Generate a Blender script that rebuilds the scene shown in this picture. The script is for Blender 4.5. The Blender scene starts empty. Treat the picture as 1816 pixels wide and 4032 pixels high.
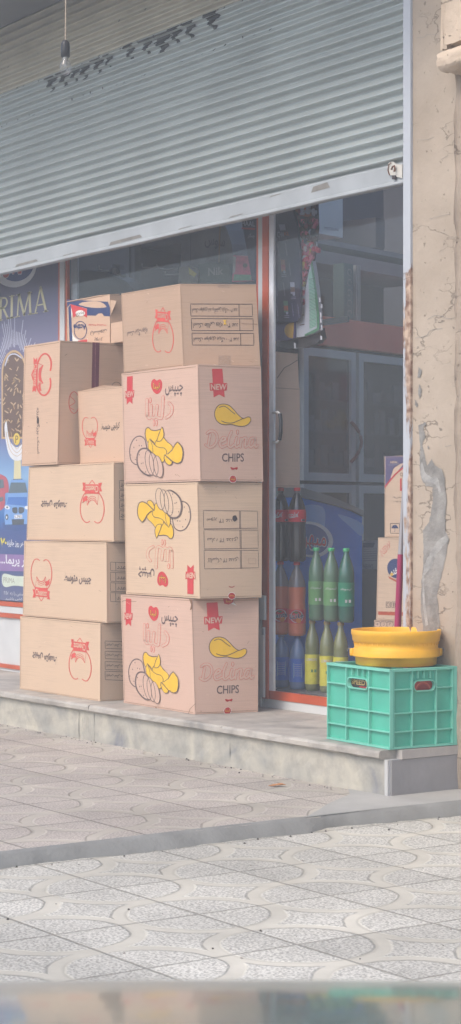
import bpy, math, random
from mathutils import Vector, Matrix
random.seed(7)
scene = bpy.context.scene
COL = scene.collection

# ------------------------------------------------------------------ survey
# X runs along the shop front (to the right), Y into the shop, Z up; metres.
# The photograph was surveyed with a pinhole of 7500 px (1816 x 4032 frame) at
# height 1.041 m; the helpers turn a photo pixel on a known plane into metres.
F, HX, HY, CH = 7500.0, 908.0, 2045.0, 1.041
TH = math.atan(5188 / F); SN, CS = math.sin(TH), math.cos(TH)
_D0, _L0 = F / 1050, (1530 - HX) / 1050
CAMX, CAMY = SN * -_L0 + CS * _D0, CS * -_L0 - SN * _D0
def ray(px, py):
    l = (px - HX) / F
    return Vector((SN * l - CS, CS * l + SN, -(py - HY) / F))
def at(px, py, y):
    r = ray(px, py); t = (y - CAMY) / r.y
    return Vector((CAMX + r.x * t, y, CH + r.z * t))
def atx(px, py, x):
    r = ray(px, py); t = (x - CAMX) / r.x
    return Vector((x, CAMY + r.y * t, CH + r.z * t))
def atz(px, py, z):
    r = ray(px, py); t = (z - CH) / r.z
    return Vector((CAMX + r.x * t, CAMY + r.y * t, z))
def xat(px, y): return at(px, 2000, y).x

# --------------------------------------------------------------- materials
def lin(c):
    return tuple(((v / 255) / 12.92 if v / 255 <= .04045 else ((v / 255 + .055) / 1.055) ** 2.4) for v in c)
MATS = {}
def _new(name):
    m = bpy.data.materials.new(name); m.use_nodes = True
    nt = m.node_tree; b = nt.nodes.get('Principled BSDF')
    return m, nt, b
def mat(name, rgb, rough=.6, var=.06, scale=9.0, bump=0.0, bscale=80.0, metal=0.0, spec=.35, detail=4):
    """flat paint / card / plastic with a little uneven tone and an optional fine bump"""
    if name in MATS: return MATS[name]
    m, nt, b = _new(name); c = lin(rgb)
    tc = nt.nodes.new('ShaderNodeTexCoord')
    n = nt.nodes.new('ShaderNodeTexNoise'); n.inputs['Scale'].default_value = scale; n.inputs['Detail'].default_value = detail
    nt.links.new(tc.outputs['Object'], n.inputs['Vector'])
    r = nt.nodes.new('ShaderNodeValToRGB')
    r.color_ramp.elements[0].position = .3; r.color_ramp.elements[1].position = .7
    r.color_ramp.elements[0].color = (*[v * (1 - var) for v in c], 1)
    r.color_ramp.elements[1].color = (*[min(1, v * (1 + var)) for v in c], 1)
    nt.links.new(n.outputs['Fac'], r.inputs['Fac']); nt.links.new(r.outputs['Color'], b.inputs['Base Color'])
    b.inputs['Roughness'].default_value = rough; b.inputs['Metallic'].default_value = metal
    b.inputs['Specular IOR Level'].default_value = spec
    if bump:
        n2 = nt.nodes.new('ShaderNodeTexNoise'); n2.inputs['Scale'].default_value = bscale; n2.inputs['Detail'].default_value = 3
        nt.links.new(tc.outputs['Object'], n2.inputs['Vector'])
        bp = nt.nodes.new('ShaderNodeBump'); bp.inputs['Strength'].default_value = bump; bp.inputs['Distance'].default_value = .004
        nt.links.new(n2.outputs['Fac'], bp.inputs['Height']); nt.links.new(bp.outputs['Normal'], b.inputs['Normal'])
    MATS[name] = m
    return m
def cardboard(name, rgb):
    if name in MATS: return MATS[name]
    m, nt, b = _new(name); c = lin(rgb)
    tc = nt.nodes.new('ShaderNodeTexCoord')
    n = nt.nodes.new('ShaderNodeTexNoise'); n.inputs['Scale'].default_value = 3.5; n.inputs['Detail'].default_value = 6
    mp = nt.nodes.new('ShaderNodeMapping'); mp.inputs['Scale'].default_value = (6, 6, 190)
    f = nt.nodes.new('ShaderNodeTexNoise'); f.inputs['Scale'].default_value = 1.0; f.inputs['Detail'].default_value = 2
    nt.links.new(tc.outputs['Object'], n.inputs['Vector']); nt.links.new(tc.outputs['Object'], mp.inputs['Vector'])
    nt.links.new(mp.outputs['Vector'], f.inputs['Vector'])
    mx = nt.nodes.new('ShaderNodeMath'); mx.operation = 'ADD'
    nt.links.new(n.outputs['Fac'], mx.inputs[0]); nt.links.new(f.outputs['Fac'], mx.inputs[1])
    r = nt.nodes.new('ShaderNodeValToRGB')
    r.color_ramp.elements[0].position = .7; r.color_ramp.elements[1].position = 1.3
    r.color_ramp.elements[0].color = (*[v * .955 for v in c], 1); r.color_ramp.elements[1].color = (*[min(1, v * 1.035) for v in c], 1)
    dv = nt.nodes.new('ShaderNodeMath'); dv.operation = 'MULTIPLY'; dv.inputs[1].default_value = 1.0
    nt.links.new(mx.outputs[0], dv.inputs[0]); nt.links.new(dv.outputs[0], r.inputs['Fac'])
    r.color_ramp.elements[0].position = .75; r.color_ramp.elements[1].position = 1.0
    nt.links.new(r.outputs['Color'], b.inputs['Base Color'])
    b.inputs['Roughness'].default_value = .85; b.inputs['Specular IOR Level'].default_value = .2
    bp = nt.nodes.new('ShaderNodeBump'); bp.inputs['Strength'].default_value = .10; bp.inputs['Distance'].default_value = .004
    nt.links.new(mx.outputs[0], bp.inputs['Height']); nt.links.new(bp.outputs['Normal'], b.inputs['Normal'])
    MATS[name] = m
    return m
def glass(name, tint=(1, 1, 1), ior=1.5, rough=0.0, dust=0.0):
    if name in MATS: return MATS[name]
    m, nt, b = _new(name); nt.nodes.remove(b)
    out = nt.nodes['Material Output']
    fr = nt.nodes.new('ShaderNodeFresnel'); fr.inputs['IOR'].default_value = ior
    tr = nt.nodes.new('ShaderNodeBsdfTransparent'); tr.inputs['Color'].default_value = (*tint, 1)
    gl = nt.nodes.new('ShaderNodeBsdfGlossy'); gl.inputs['Roughness'].default_value = rough
    mx = nt.nodes.new('ShaderNodeMixShader')
    ge = nt.nodes.new('ShaderNodeNewGeometry'); m1 = nt.nodes.new('ShaderNodeMath'); m1.operation = 'MULTIPLY_ADD'; m1.inputs[1].default_value = -2; m1.inputs[2].default_value = 1
    nt.links.new(ge.outputs['Backfacing'], m1.inputs[0]); pw = nt.nodes.new('ShaderNodeMath'); pw.operation = 'POWER'; pw.inputs[0].default_value = ior
    nt.links.new(m1.outputs[0], pw.inputs[1]); nt.links.new(pw.outputs[0], fr.inputs['IOR'])   # both faces of the sheet reflect alike
    nt.links.new(fr.outputs[0], mx.inputs[0]); nt.links.new(tr.outputs[0], mx.inputs[1]); nt.links.new(gl.outputs[0], mx.inputs[2])
    last = mx
    if dust:
        df = nt.nodes.new('ShaderNodeBsdfDiffuse'); df.inputs['Color'].default_value = (.55, .55, .56, 1)
        tc = nt.nodes.new('ShaderNodeTexCoord'); n = nt.nodes.new('ShaderNodeTexNoise'); n.inputs['Scale'].default_value = 3; n.inputs['Detail'].default_value = 7
        nt.links.new(tc.outputs['Object'], n.inputs['Vector'])
        mu = nt.nodes.new('ShaderNodeMath'); mu.operation = 'MULTIPLY'; mu.inputs[1].default_value = dust * 2
        nt.links.new(n.outputs['Fac'], mu.inputs[0])
        m2 = nt.nodes.new('ShaderNodeMixShader'); nt.links.new(mu.outputs[0], m2.inputs[0])
        nt.links.new(mx.outputs[0], m2.inputs[1]); nt.links.new(df.outputs[0], m2.inputs[2]); last = m2
    nt.links.new(last.outputs[0], out.inputs['Surface'])
    MATS[name] = m
    return m

def tile_mat(name, patch_a, patch_b, channel, joint, soft):
    """terrazzo paving tile: round exposed-aggregate patches round the tile corners, a concave star in the middle, smooth channels between"""
    m, nt, b = _new(name); N, L = nt.nodes, nt.links
    def math_(op, a, bb=None, v=None):
        q = N.new('ShaderNodeMath'); q.operation = op
        for i, s in enumerate((a, bb)):
            if s is None: continue
            if isinstance(s, (int, float)): q.inputs[i].default_value = s
            else: L.new(s, q.inputs[i])
        return q.outputs[0]
    tc = N.new('ShaderNodeTexCoord')
    wn = N.new('ShaderNodeTexNoise'); wn.inputs['Scale'].default_value = 14; wn.inputs['Detail'].default_value = 3
    L.new(tc.outputs['Object'], wn.inputs['Vector'])
    sp = N.new('ShaderNodeSeparateXYZ'); L.new(tc.outputs['Object'], sp.inputs[0])
    wob = math_('MULTIPLY', math_('SUBTRACT', wn.outputs['Fac'], .5), .10)
    P = .4525
    def corner(s, o):
        f = math_('FRACT', math_('ADD', math_('DIVIDE', math_('SUBTRACT', s, o), P), 200.0))
        return math_('MINIMUM', f, math_('SUBTRACT', 1.0, f))
    dx, dy = corner(sp.outputs[0], .747), corner(sp.outputs[1], -1.655)
    d = math_('ADD', math_('SQRT', math_('ADD', math_('MULTIPLY', dx, dx), math_('MULTIPLY', dy, dy))), math_('MULTIPLY', wob, .45))
    def step(s, e, w):
        q = N.new('ShaderNodeMapRange'); q.interpolation_type = 'SMOOTHSTEP'
        q.inputs['From Min'].default_value = e - w; q.inputs['From Max'].default_value = e + w
        L.new(s, q.inputs['Value']); return q.outputs[0]
    circ = math_('SUBTRACT', 1.0, step(d, .432, .010))
    star = step(d, .535, .012)
    edge = math_('MINIMUM', dx, dy)
    star = math_('MULTIPLY', star, step(edge, .085, .02))
    patch = math_('MAXIMUM', circ, star)
    line = math_('SUBTRACT', 1.0, step(math_('ADD', edge, math_('MULTIPLY', wob, .06)), .011, .006))
    # aggregate
    vo = N.new('ShaderNodeTexVoronoi'); vo.inputs['Scale'].default_value = 95; L.new(tc.outputs['Object'], vo.inputs['Vector'])
    n1 = N.new('ShaderNodeTexNoise'); n1.inputs['Scale'].default_value = 130; n1.inputs['Detail'].default_value = 2; L.new(tc.outputs['Object'], n1.inputs['Vector'])
    n3 = N.new('ShaderNodeTexNoise'); n3.inputs['Scale'].default_value = 2.2; n3.inputs['Detail'].default_value = 5; L.new(tc.outputs['Object'], n3.inputs['Vector'])
    r = N.new('ShaderNodeValToRGB'); e = r.color_ramp.elements
    e[0].position = .40; e[0].color = (*lin(patch_a), 1); e[1].position = .56; e[1].color = (*lin(patch_b), 1)
    L.new(n1.outputs['Fac'], r.inputs['Fac'])
    rc = N.new('ShaderNodeValToRGB'); e = rc.color_ramp.elements
    e[0].position = .35; e[0].color = (*[v * .86 for v in lin(channel)], 1); e[1].position = .65; e[1].color = (*lin(channel), 1)
    L.new(n3.outputs['Fac'], rc.inputs['Fac'])
    def mix(f, a, bb, blend='MIX'):
        q = N.new('ShaderNodeMix'); q.data_type = 'RGBA'; q.blend_type = blend
        for i, s in ((0, f), (6, a), (7, bb)):
            if isinstance(s, float): q.inputs[i].default_value = s
            elif isinstance(s, tuple): q.inputs[i].default_value = s
            else: L.new(s, q.inputs[i])
        return q.outputs[2]
    col = mix(patch, rc.outputs['Color'], r.outputs['Color'])
    rim = math_('MULTIPLY', math_('SUBTRACT', 1.0, step(math_('ABSOLUTE', math_('SUBTRACT', d, .446)), .010, .010)), step(n3.outputs['Fac'], .48, .08))  # edge shadow of the patches, painted into the tile colour
    col = mix(math_('MULTIPLY', rim, .32), col, (*lin(joint), 1))
    col = mix(math_('MULTIPLY', line, .75), col, (*lin(joint), 1))
    # each tile cast a little differently, and dirt washed over in patches
    tl = N.new('ShaderNodeTexWhiteNoise'); tl.noise_dimensions = '2D'
    cx = math_('FLOOR', math_('DIVIDE', math_('SUBTRACT', sp.outputs[0], .747), P)); cy = math_('FLOOR', math_('DIVIDE', math_('SUBTRACT', sp.outputs[1], -1.655), P))
    cb = N.new('ShaderNodeCombineXYZ'); L.new(cx, cb.inputs[0]); L.new(cy, cb.inputs[1]); L.new(cb.outputs[0], tl.inputs['Vector'])
    tr = N.new('ShaderNodeMapRange'); tr.inputs['To Min'].default_value = .88; tr.inputs['To Max'].default_value = 1.07; L.new(tl.outputs['Value'], tr.inputs['Value'])
    hs = N.new('ShaderNodeHueSaturation'); L.new(col, hs.inputs['Color']); L.new(tr.outputs[0], hs.inputs['Value'])
    n4 = N.new('ShaderNodeTexNoise'); n4.inputs['Scale'].default_value = 1.3; n4.inputs['Detail'].default_value = 8; n4.inputs['Roughness'].default_value = .65; L.new(tc.outputs['Object'], n4.inputs['Vector'])
    rd = N.new('ShaderNodeMapRange'); rd.inputs['From Min'].default_value = .35; rd.inputs['From Max'].default_value = .65; rd.inputs['To Min'].default_value = .74; rd.inputs['To Max'].default_value = 1.07; L.new(n4.outputs['Fac'], rd.inputs['Value'])
    h2 = N.new('ShaderNodeHueSaturation'); L.new(hs.outputs['Color'], h2.inputs['Color']); L.new(rd.outputs[0], h2.inputs['Value'])
    L.new(h2.outputs['Color'], b.inputs['Base Color'])
    b.inputs['Roughness'].default_value = .8; b.inputs['Specular IOR Level'].default_value = .25
    ht = math_('ADD', math_('MULTIPLY', patch, math_('ADD', .8, math_('MULTIPLY', n1.outputs['Fac'], .35))), math_('MULTIPLY', line, -.5))
    bp = N.new('ShaderNodeBump'); bp.inputs['Strength'].default_value = soft; bp.inputs['Distance'].default_value = .008
    L.new(ht, bp.inputs['Height']); L.new(bp.outputs['Normal'], b.inputs['Normal'])
    MATS[name] = m
    return m

# ------------------------------------------------------------ mesh builder
class MB:
    def __init__(s): s.v, s.f, s.mi, s.sm, s.mats = [], [], [], [], []
    def slot(s, m):
        if m not in s.mats: s.mats.append(m)
        return s.mats.index(m)
    def face(s, pts, m, smooth=False):
        i = len(s.v); s.v += [tuple(p) for p in pts]; s.f.append(tuple(range(i, i + len(pts)))); s.mi.append(s.slot(m)); s.sm.append(smooth)
    def mesh(s, vs, fs, m, smooth=False):
        i = len(s.v); s.v += [tuple(p) for p in vs]; k = s.slot(m)
        for f in fs: s.f.append(tuple(i + q for q in f)); s.mi.append(k); s.sm.append(smooth)
    def box(s, x0, x1, y0, y1, z0, z1, m):
        s.hexa([(x0, y0), (x1, y0), (x1, y1), (x0, y1)], z0, z1, m)
    def hexa(s, xy, z0, z1, m, xyt=None):
        xyt = xyt or xy; n = len(xy)
        vs = [(x, y, z0) for x, y in xy] + [(x, y, z1) for x, y in xyt]
        fs = [(i, (i + 1) % n, n + (i + 1) % n, n + i) for i in range(n)] + [tuple(range(n - 1, -1, -1)), tuple(range(n, 2 * n))]
        s.mesh(vs, fs, m)
    def prism(s, pts, d, m):
        """closed outline (3D points) pushed along vector d"""
        n = len(pts); d = Vector(d)
        vs = [Vector(p) for p in pts] + [Vector(p) + d for p in pts]
        fs = [(i, (i + 1) % n, n + (i + 1) % n, n + i) for i in range(n)] + [tuple(range(n - 1, -1, -1)), tuple(range(n, 2 * n))]
        s.mesh(vs, fs, m)
    def tube(s, pts, r, m, n=8, smooth=True):
        pts = [Vector(p) for p in pts]; rs = r if isinstance(r, (list, tuple)) else [r] * len(pts)
        vs, fs = [], []
        for i, p in enumerate(pts):
            t = (pts[min(i + 1, len(pts) - 1)] - pts[max(i - 1, 0)]).normalized()
            a = t.orthogonal().normalized() if abs(t.z) < .9 else Vector((1, 0, 0)); a = (a - t * a.dot(t)).normalized(); c = t.cross(a)
            vs += [p + (a * math.cos(2 * math.pi * k / n) + c * math.sin(2 * math.pi * k / n)) * rs[i] for k in range(n)]
        for i in range(len(pts) - 1):
            fs += [(i * n + k, i * n + (k + 1) % n, (i + 1) * n + (k + 1) % n, (i + 1) * n + k) for k in range(n)]
        s.mesh(vs, fs, m, smooth)
        s.mesh(vs, [tuple(range(n - 1, -1, -1)), tuple(range((len(pts) - 1) * n, len(pts) * n))], m)
    def lathe(s, c, prof, m, n=28, smooth=True, a0=0, a1=2 * math.pi, cap=True):
        """prof: list of (radius, height)"""
        full = abs(a1 - a0 - 2 * math.pi) < 1e-6; k = n if full else n + 1
        vs, fs = [], []
        for r, h in prof:
            vs += [(c[0] + r * math.cos(a0 + (a1 - a0) * i / n), c[1] + r * math.sin(a0 + (a1 - a0) * i / n), c[2] + h) for i in range(k)]
        for j in range(len(prof) - 1):
            for i in range(n):
                a = j * k + i; b = j * k + (i + 1) % k
                fs.append((a, b, b + k, a + k))
        s.mesh(vs, fs, m, smooth)
        if cap and full:
            if prof[0][0] > .0005: s.mesh(vs[:k], [tuple(range(k - 1, -1, -1))], m)
            if prof[-1][0] > .0005: s.mesh(vs[-k:], [tuple(range(k))], m)
    def build(s, name, parent=None, loc=(0, 0, 0)):
        me = bpy.data.meshes.new(name); me.from_pydata(s.v, [], s.f); me.update()
        for m in s.mats: me.materials.append(m)
        me.polygons.foreach_set('material_index', s.mi); me.polygons.foreach_set('use_smooth', s.sm)
        o = bpy.data.objects.new(name, me); COL.objects.link(o)
        if loc != (0, 0, 0):
            me.transform(Matrix.Translation(-Vector(loc))); o.location = loc
        if parent:
            o.parent = parent; o.matrix_parent_inverse = Matrix.Translation(-parent.location)
        return o
def tag(o, label, cat, group=None):
    o['label'] = label; o['category'] = cat
    if group: o['group'] = group
    return o
def thing(name, label, cat, loc, group=None):
    o = bpy.data.objects.new(name, None); o.location = loc; o.empty_display_size = .1; COL.objects.link(o)
    return tag(o, label, cat, group)
def kind(o, k): o['kind'] = k; return o

# ---------------------------------------------------------------- lettering
FORMS = {'ا': (0xFE8D, 0xFE8E), 'آ': (0xFE81, 0xFE82), 'د': (0xFEA9, 0xFEAA), 'ذ': (0xFEAB, 0xFEAC), 'ر': (0xFEAD, 0xFEAE), 'ز': (0xFEAF, 0xFEB0), 'ژ': (0xFB8A, 0xFB8B), 'و': (0xFEED, 0xFEEE)}
for ch, b in dict(zip('بتثجحخسشصضطظعغفقلمنه', (0xFE8F, 0xFE95, 0xFE99, 0xFE9D, 0xFEA1, 0xFEA5, 0xFEB1, 0xFEB5, 0xFEB9, 0xFEBD, 0xFEC1, 0xFEC5, 0xFEC9, 0xFECD, 0xFED1, 0xFED5, 0xFEDD, 0xFEE1, 0xFEE5, 0xFEE9))).items():
    FORMS[ch] = (b, b + 1, b + 2, b + 3)
for ch, b in (('پ', 0xFB56), ('چ', 0xFB7A), ('ک', 0xFB8E), ('گ', 0xFB92), ('ی', 0xFBFC)): FORMS[ch] = (b, b + 1, b + 2, b + 3)
def shape(s):
    """join Persian letters and put them in drawing order"""
    if not any(c in FORMS for c in s): return s
    out = []
    for i, c in enumerate(s):
        if c not in FORMS: out.append(c); continue
        f = FORMS[c]
        pj = i > 0 and s[i - 1] in FORMS and len(FORMS[s[i - 1]]) == 4
        nj = len(f) == 4 and i + 1 < len(s) and s[i + 1] in FORMS
        out.append(chr(f[3] if pj and nj else f[1] if pj else f[2] if nj else f[0]))
    r = out[::-1]; i = 0                                   # numbers keep their own order
    while i < len(r):
        j = i
        while j < len(r) and r[j].isdigit(): j += 1
        if j > i + 1: r[i:j] = r[i:j][::-1]
        i = max(j, i + 1)
    return ''.join(r)
_TX = {}
def text(s, bold=0.0):
    """letters as flat triangles, scaled into the unit square"""
    k = (s, bold)
    if k in _TX: return _TX[k]
    c = bpy.data.curves.new('lettering', 'FONT'); c.body = shape(s); c.size = 1; c.offset = bold; c.resolution_u = 3
    o = bpy.data.objects.new('lettering', c); COL.objects.link(o)
    me = bpy.data.meshes.new_from_object(o.evaluated_get(bpy.context.evaluated_depsgraph_get()))
    vs = [(v.co.x, v.co.y) for v in me.vertices]; fs = [tuple(p.vertices) for p in me.polygons]
    bpy.data.objects.remove(o); bpy.data.curves.remove(c); bpy.data.meshes.remove(me)
    x0, x1 = min(v[0] for v in vs), max(v[0] for v in vs); y0, y1 = min(v[1] for v in vs), max(v[1] for v in vs)
    _TX[k] = ([((x - x0) / (x1 - x0), (y - y0) / (y1 - y0)) for x, y in vs], fs)
    return _TX[k]

# --------------------------------------------------------------- flat artwork
def bil(q, u, v):
    """quad q = UL, UR, LR, LL; u to the right, v up"""
    (a, b, c, d) = q
    return tuple((a[i] * (1 - u) + b[i] * u) * v + (d[i] * (1 - u) + c[i] * u) * (1 - v) for i in range(len(a)))
def ibil(q, p):
    u = v = .5
    for _ in range(12):
        x, y = bil(q, u, v); e = 1e-4
        xu, yu = bil(q, u + e, v); xv, yv = bil(q, u, v + e)
        a, b, c, d = (xu - x) / e, (xv - x) / e, (yu - y) / e, (yv - y) / e
        det = a * d - b * c; rx, ry = p[0] - x, p[1] - y
        u += (d * rx - b * ry) / det; v += (a * ry - c * rx) / det
    return u, v
def smooth(pts, closed=True, n=6):
    out = []; N = len(pts)
    rng = range(N) if closed else range(N - 1)
    for i in rng:
        g = (lambda j: pts[j % N]) if closed else (lambda j: pts[max(0, min(N - 1, j))])
        p0, p1, p2, p3 = g(i - 1), g(i), g(i + 1), g(i + 2)
        for k in range(n):
            t = k / n
            out.append(tuple(.5 * (2 * p1[a] + (p2[a] - p0[a]) * t + (2 * p0[a] - 5 * p1[a] + 4 * p2[a] - p3[a]) * t * t + (3 * p1[a] - p0[a] - 3 * p2[a] + p3[a]) * t ** 3) for a in (0, 1)))
    if not closed: out.append(tuple(pts[-1]))
    return out
def ell(cx, cy, rx, ry, rot=0, n=28, a0=0, a1=360):
    r = math.radians(rot); o = []
    for i in range(n if a1 - a0 >= 360 else n + 1):
        t = math.radians(a0 + (a1 - a0) * i / n); x, y = rx * math.cos(t), ry * math.sin(t)
        o.append((cx + x * math.cos(r) - y * math.sin(r), cy + x * math.sin(r) + y * math.cos(r)))
    return o
class Art:
    """paints flat shapes on a surface; fn(x, y, off) gives the 3D point of drawing point (x, y)"""
    def __init__(s, mb, fn, base=.0008, stepz=.0005): s.mb, s.fn, s.base, s.dz = mb, fn, base, stepz
    def o(s, lv): return s.base + s.dz * lv
    def fill(s, pts, m, lv=0): s.mb.face([s.fn(x, y, s.o(lv)) for x, y in pts], m)
    def stroke(s, pts, w, m, lv=1, closed=False):
        if len(pts) < 7:
            q = []
            for i in range(len(pts) if closed else len(pts) - 1):
                a, b = pts[i], pts[(i + 1) % len(pts)]
                q += [(a[0] + (b[0] - a[0]) * t / 8, a[1] + (b[1] - a[1]) * t / 8) for t in range(8)]
            if not closed: q.append(pts[-1])
            if isinstance(w, list): w = w[0]
            pts = q
        P = [Vector(p) for p in pts]; N = len(P); L, R = [], []
        for i in range(N):
            a = P[(i - 1) % N] if closed or i else P[i]; b = P[(i + 1) % N] if closed or i < N - 1 else P[i]
            t = (b - a)
            if t.length < 1e-9: t = Vector((1, 0))
            t.normalize(); nn = Vector((-t.y, t.x))
            ww = w[i] if isinstance(w, list) else w
            L.append(P[i] + nn * ww / 2); R.append(P[i] - nn * ww / 2)
        for i in range(N if closed else N - 1):
            j = (i + 1) % N
            s.mb.face([s.fn(*q, s.o(lv)) for q in (L[i], L[j], R[j], R[i])], m)
        if not closed:
            for e, ww in ((P[0], w[0] if isinstance(w, list) else w), (P[-1], w[-1] if isinstance(w, list) else w)):
                s.fill(ell(e.x, e.y, ww / 2, ww / 2, n=10), m, lv)
    def text(s, t, q, m, lv=2, bold=0.0):
        vs, fs = text(t, bold)
        s.mb.mesh([s.fn(*bil(q, u, v), s.o(lv)) for u, v in vs], fs, m)
    def rect(s, x0, y0, x1, y1, w, m, lv=1): s.stroke([(x0, y0), (x1, y0), (x1, y1), (x0, y1)], w, m, lv, True)

class Face:
    """one side of a carton: UL, UR, LR, LL corners in space, slightly swollen"""
    def __init__(s, ul, ur, lr, ll, bulge=.003):
        s.q = [Vector(p) for p in (ul, ur, lr, ll)]
        s.n = ((s.q[1] - s.q[3]).cross(s.q[0] - s.q[2])).normalized(); s.b = bulge
        s.ph = random.uniform(0, 6)
    def pt(s, u, v, off=0.0):
        uu, vv = min(1, max(0, u)), min(1, max(0, v))
        w = s.b * (math.sin(math.pi * uu) * math.sin(math.pi * vv)) ** .7 if 0 < uu < 1 and 0 < vv < 1 else 0
        return Vector(bil(s.q, u, v)) + s.n * (w + off)
    def grid(s, mb, m, n=12):
        vs = [s.pt(i / n, j / n) for j in range(n + 1) for i in range(n + 1)]
        fs = [(j * (n + 1) + i, j * (n + 1) + i + 1, (j + 1) * (n + 1) + i + 1, (j + 1) * (n + 1) + i) for j in range(n) for i in range(n)]
        mb.mesh(vs, fs, m, True)
    def art(s, mb, px, flip=False):
        """px: the face's UL, UR, LR, LL in drawing pixels"""
        def fn(x, y, off):
            u, v = ibil(px, (x, y))
            if flip: u, v = 1 - u, 1 - v
            return s.pt(u, v, off)
        return Art(mb, fn)
    def seen(s, mb, ox=0, oy=0, k=1.0):
        """drawing points are photo pixels of a crop (origin ox, oy; scale k)"""
        o, e1, e2 = s.q[3], s.q[2] - s.q[3], s.q[0] - s.q[3]; cam = Vector((CAMX, CAMY, CH))
        nn = e1.cross(e2)
        def fn(x, y, off):
            r = ray(ox + x / k, oy + y / k); t = (o - cam).dot(nn) / r.dot(nn); p = cam + r * t - o
            a11, a12, a22 = e1.dot(e1), e1.dot(e2), e2.dot(e2); b1, b2 = p.dot(e1), p.dot(e2); det = a11 * a22 - a12 * a12
            return s.pt((b1 * a22 - b2 * a12) / det, (b2 * a11 - b1 * a12) / det, off)
        return Art(mb, fn)

# ------------------------------------------------------------------ palette
K_PINK = cardboard('card_pinkish', (197, 166, 148))
K_TAN = cardboard('card_tan', (202, 176, 150))
K_DULL = cardboard('card_dull', (178, 150, 128))
K_PALE = cardboard('card_pale', (198, 168, 144))
CARD_EDGE = mat('card_raw_edge', (120, 88, 66), .9)
INK_RED = mat('ink_red', (196, 60, 64), .7, .05, 20)
INK_RED2 = mat('ink_emblem_red', (206, 84, 76), .7, .08, 20)
INK_GREY = mat('ink_grey', (98, 82, 80), .7, .05, 20)
INK_DARK = mat('ink_dark', (62, 54, 54), .7, .05, 20)
INK_YEL = mat('ink_yellow', (222, 178, 52), .7, .05, 20)
PRINT_WHITE = mat('print_white', (226, 222, 214), .6, .03)
RUBY = mat('sticker_red', (176, 40, 46), .4, .05)
WHITE_PAINT = mat('white_paint', (198, 199, 198), .5, .06, 6, .15, 60)
ORANGE = mat('orange_paint', (186, 84, 52), .35, .14, 7, .2, 40)
GREY_PAINT = mat('grey_frame_paint', (150, 156, 162), .5, .08, 8)
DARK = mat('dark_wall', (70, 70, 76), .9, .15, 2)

# ============================================================== THE SETTING
def sheet(name, pts, z, m, thick=0.0):
    mb = MB()
    if thick: mb.prism([(x, y, z - thick) for x, y in pts], (0, 0, thick), m)
    else: mb.face([(x, y, z) for x, y in pts], m)
    return kind(mb.build(name), 'structure')
ASPH = mat('asphalt', (92, 92, 92), .9, .12, 3, .6, 120)
sheet('ground', [(-90, -90), (90, -90), (90, 90), (-90, 90)], -.17, ASPH)
T_LOW = tile_mat('paving_lower', (160, 157, 148), (209, 206, 196), (204, 199, 185), (138, 134, 124), .6)
T_UP = tile_mat('paving_upper', (158, 148, 140), (196, 187, 177), (193, 185, 172), (122, 115, 106), .55)
sheet('lower_pavement', [(.16, -3.2), (9, -3.2), (9, .45), (.16, .45)], -.04, T_LOW, .14)
sheet('upper_pavement', [(-14, -3.2), (.235, -3.2), (.235, -.50), (.06, -.34), (-.10, .02), (-14, .02)], 0, T_UP, .18)
sheet('kerb', [(-14, -3.36), (9, -3.36), (9, -3.204), (-14, -3.204)], -.02, mat('kerb_concrete', (170, 166, 160), .9, .1, 5, .3, 90), .16)
CEM = mat('cement_grey', (134, 134, 130), .9, .16, 7, .6, 70, detail=8)
APR = mat('cement_apron', (166, 164, 159), .9, .14, 4, .5, 60, detail=9)
# cement strip that ends the upper pavement, with a broken lower edge, and the plain cement apron by the step
mb = MB(); n = 90; top, bot = [], []
for i in range(n + 1):
    y = -3.2 + (3.2 + .30) * i / n
    w = .012 * math.sin(y * 9) + random.uniform(-.011, .011)
    xt, xb = .225 + .010 * math.sin(y * 2.3), .288 + w + (.03 * max(0, y + .4))
    if y > -.6: xb -= .055 * math.sin(min(1, (y + .6) / .35) * math.pi)
    top.append((xt, y, .004)); bot.append((xb, y, -.044))
mid = [((t[0] * .45 + b[0] * .55), t[1], -.004) for t, b in zip(top, bot)]
vs = top + mid + bot
fs = [(r * (n + 1) + i + 1, r * (n + 1) + i, (r + 1) * (n + 1) + i, (r + 1) * (n + 1) + i + 1) for r in (0, 1) for i in range(n)]
mb.mesh(vs, fs, CEM, True)
mb.face([(.226, -.56, .0035), (.226, .34, .0035), (-.02, .34, .0035), (-.02, .004, .0035), (-.24, -.004, .0035), (-.12, -.09, .0035), (.02, -.30, .0035), (.12, -.42, .0035)], APR)
kind(mb.build('cement_strip'), 'structure')

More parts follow.
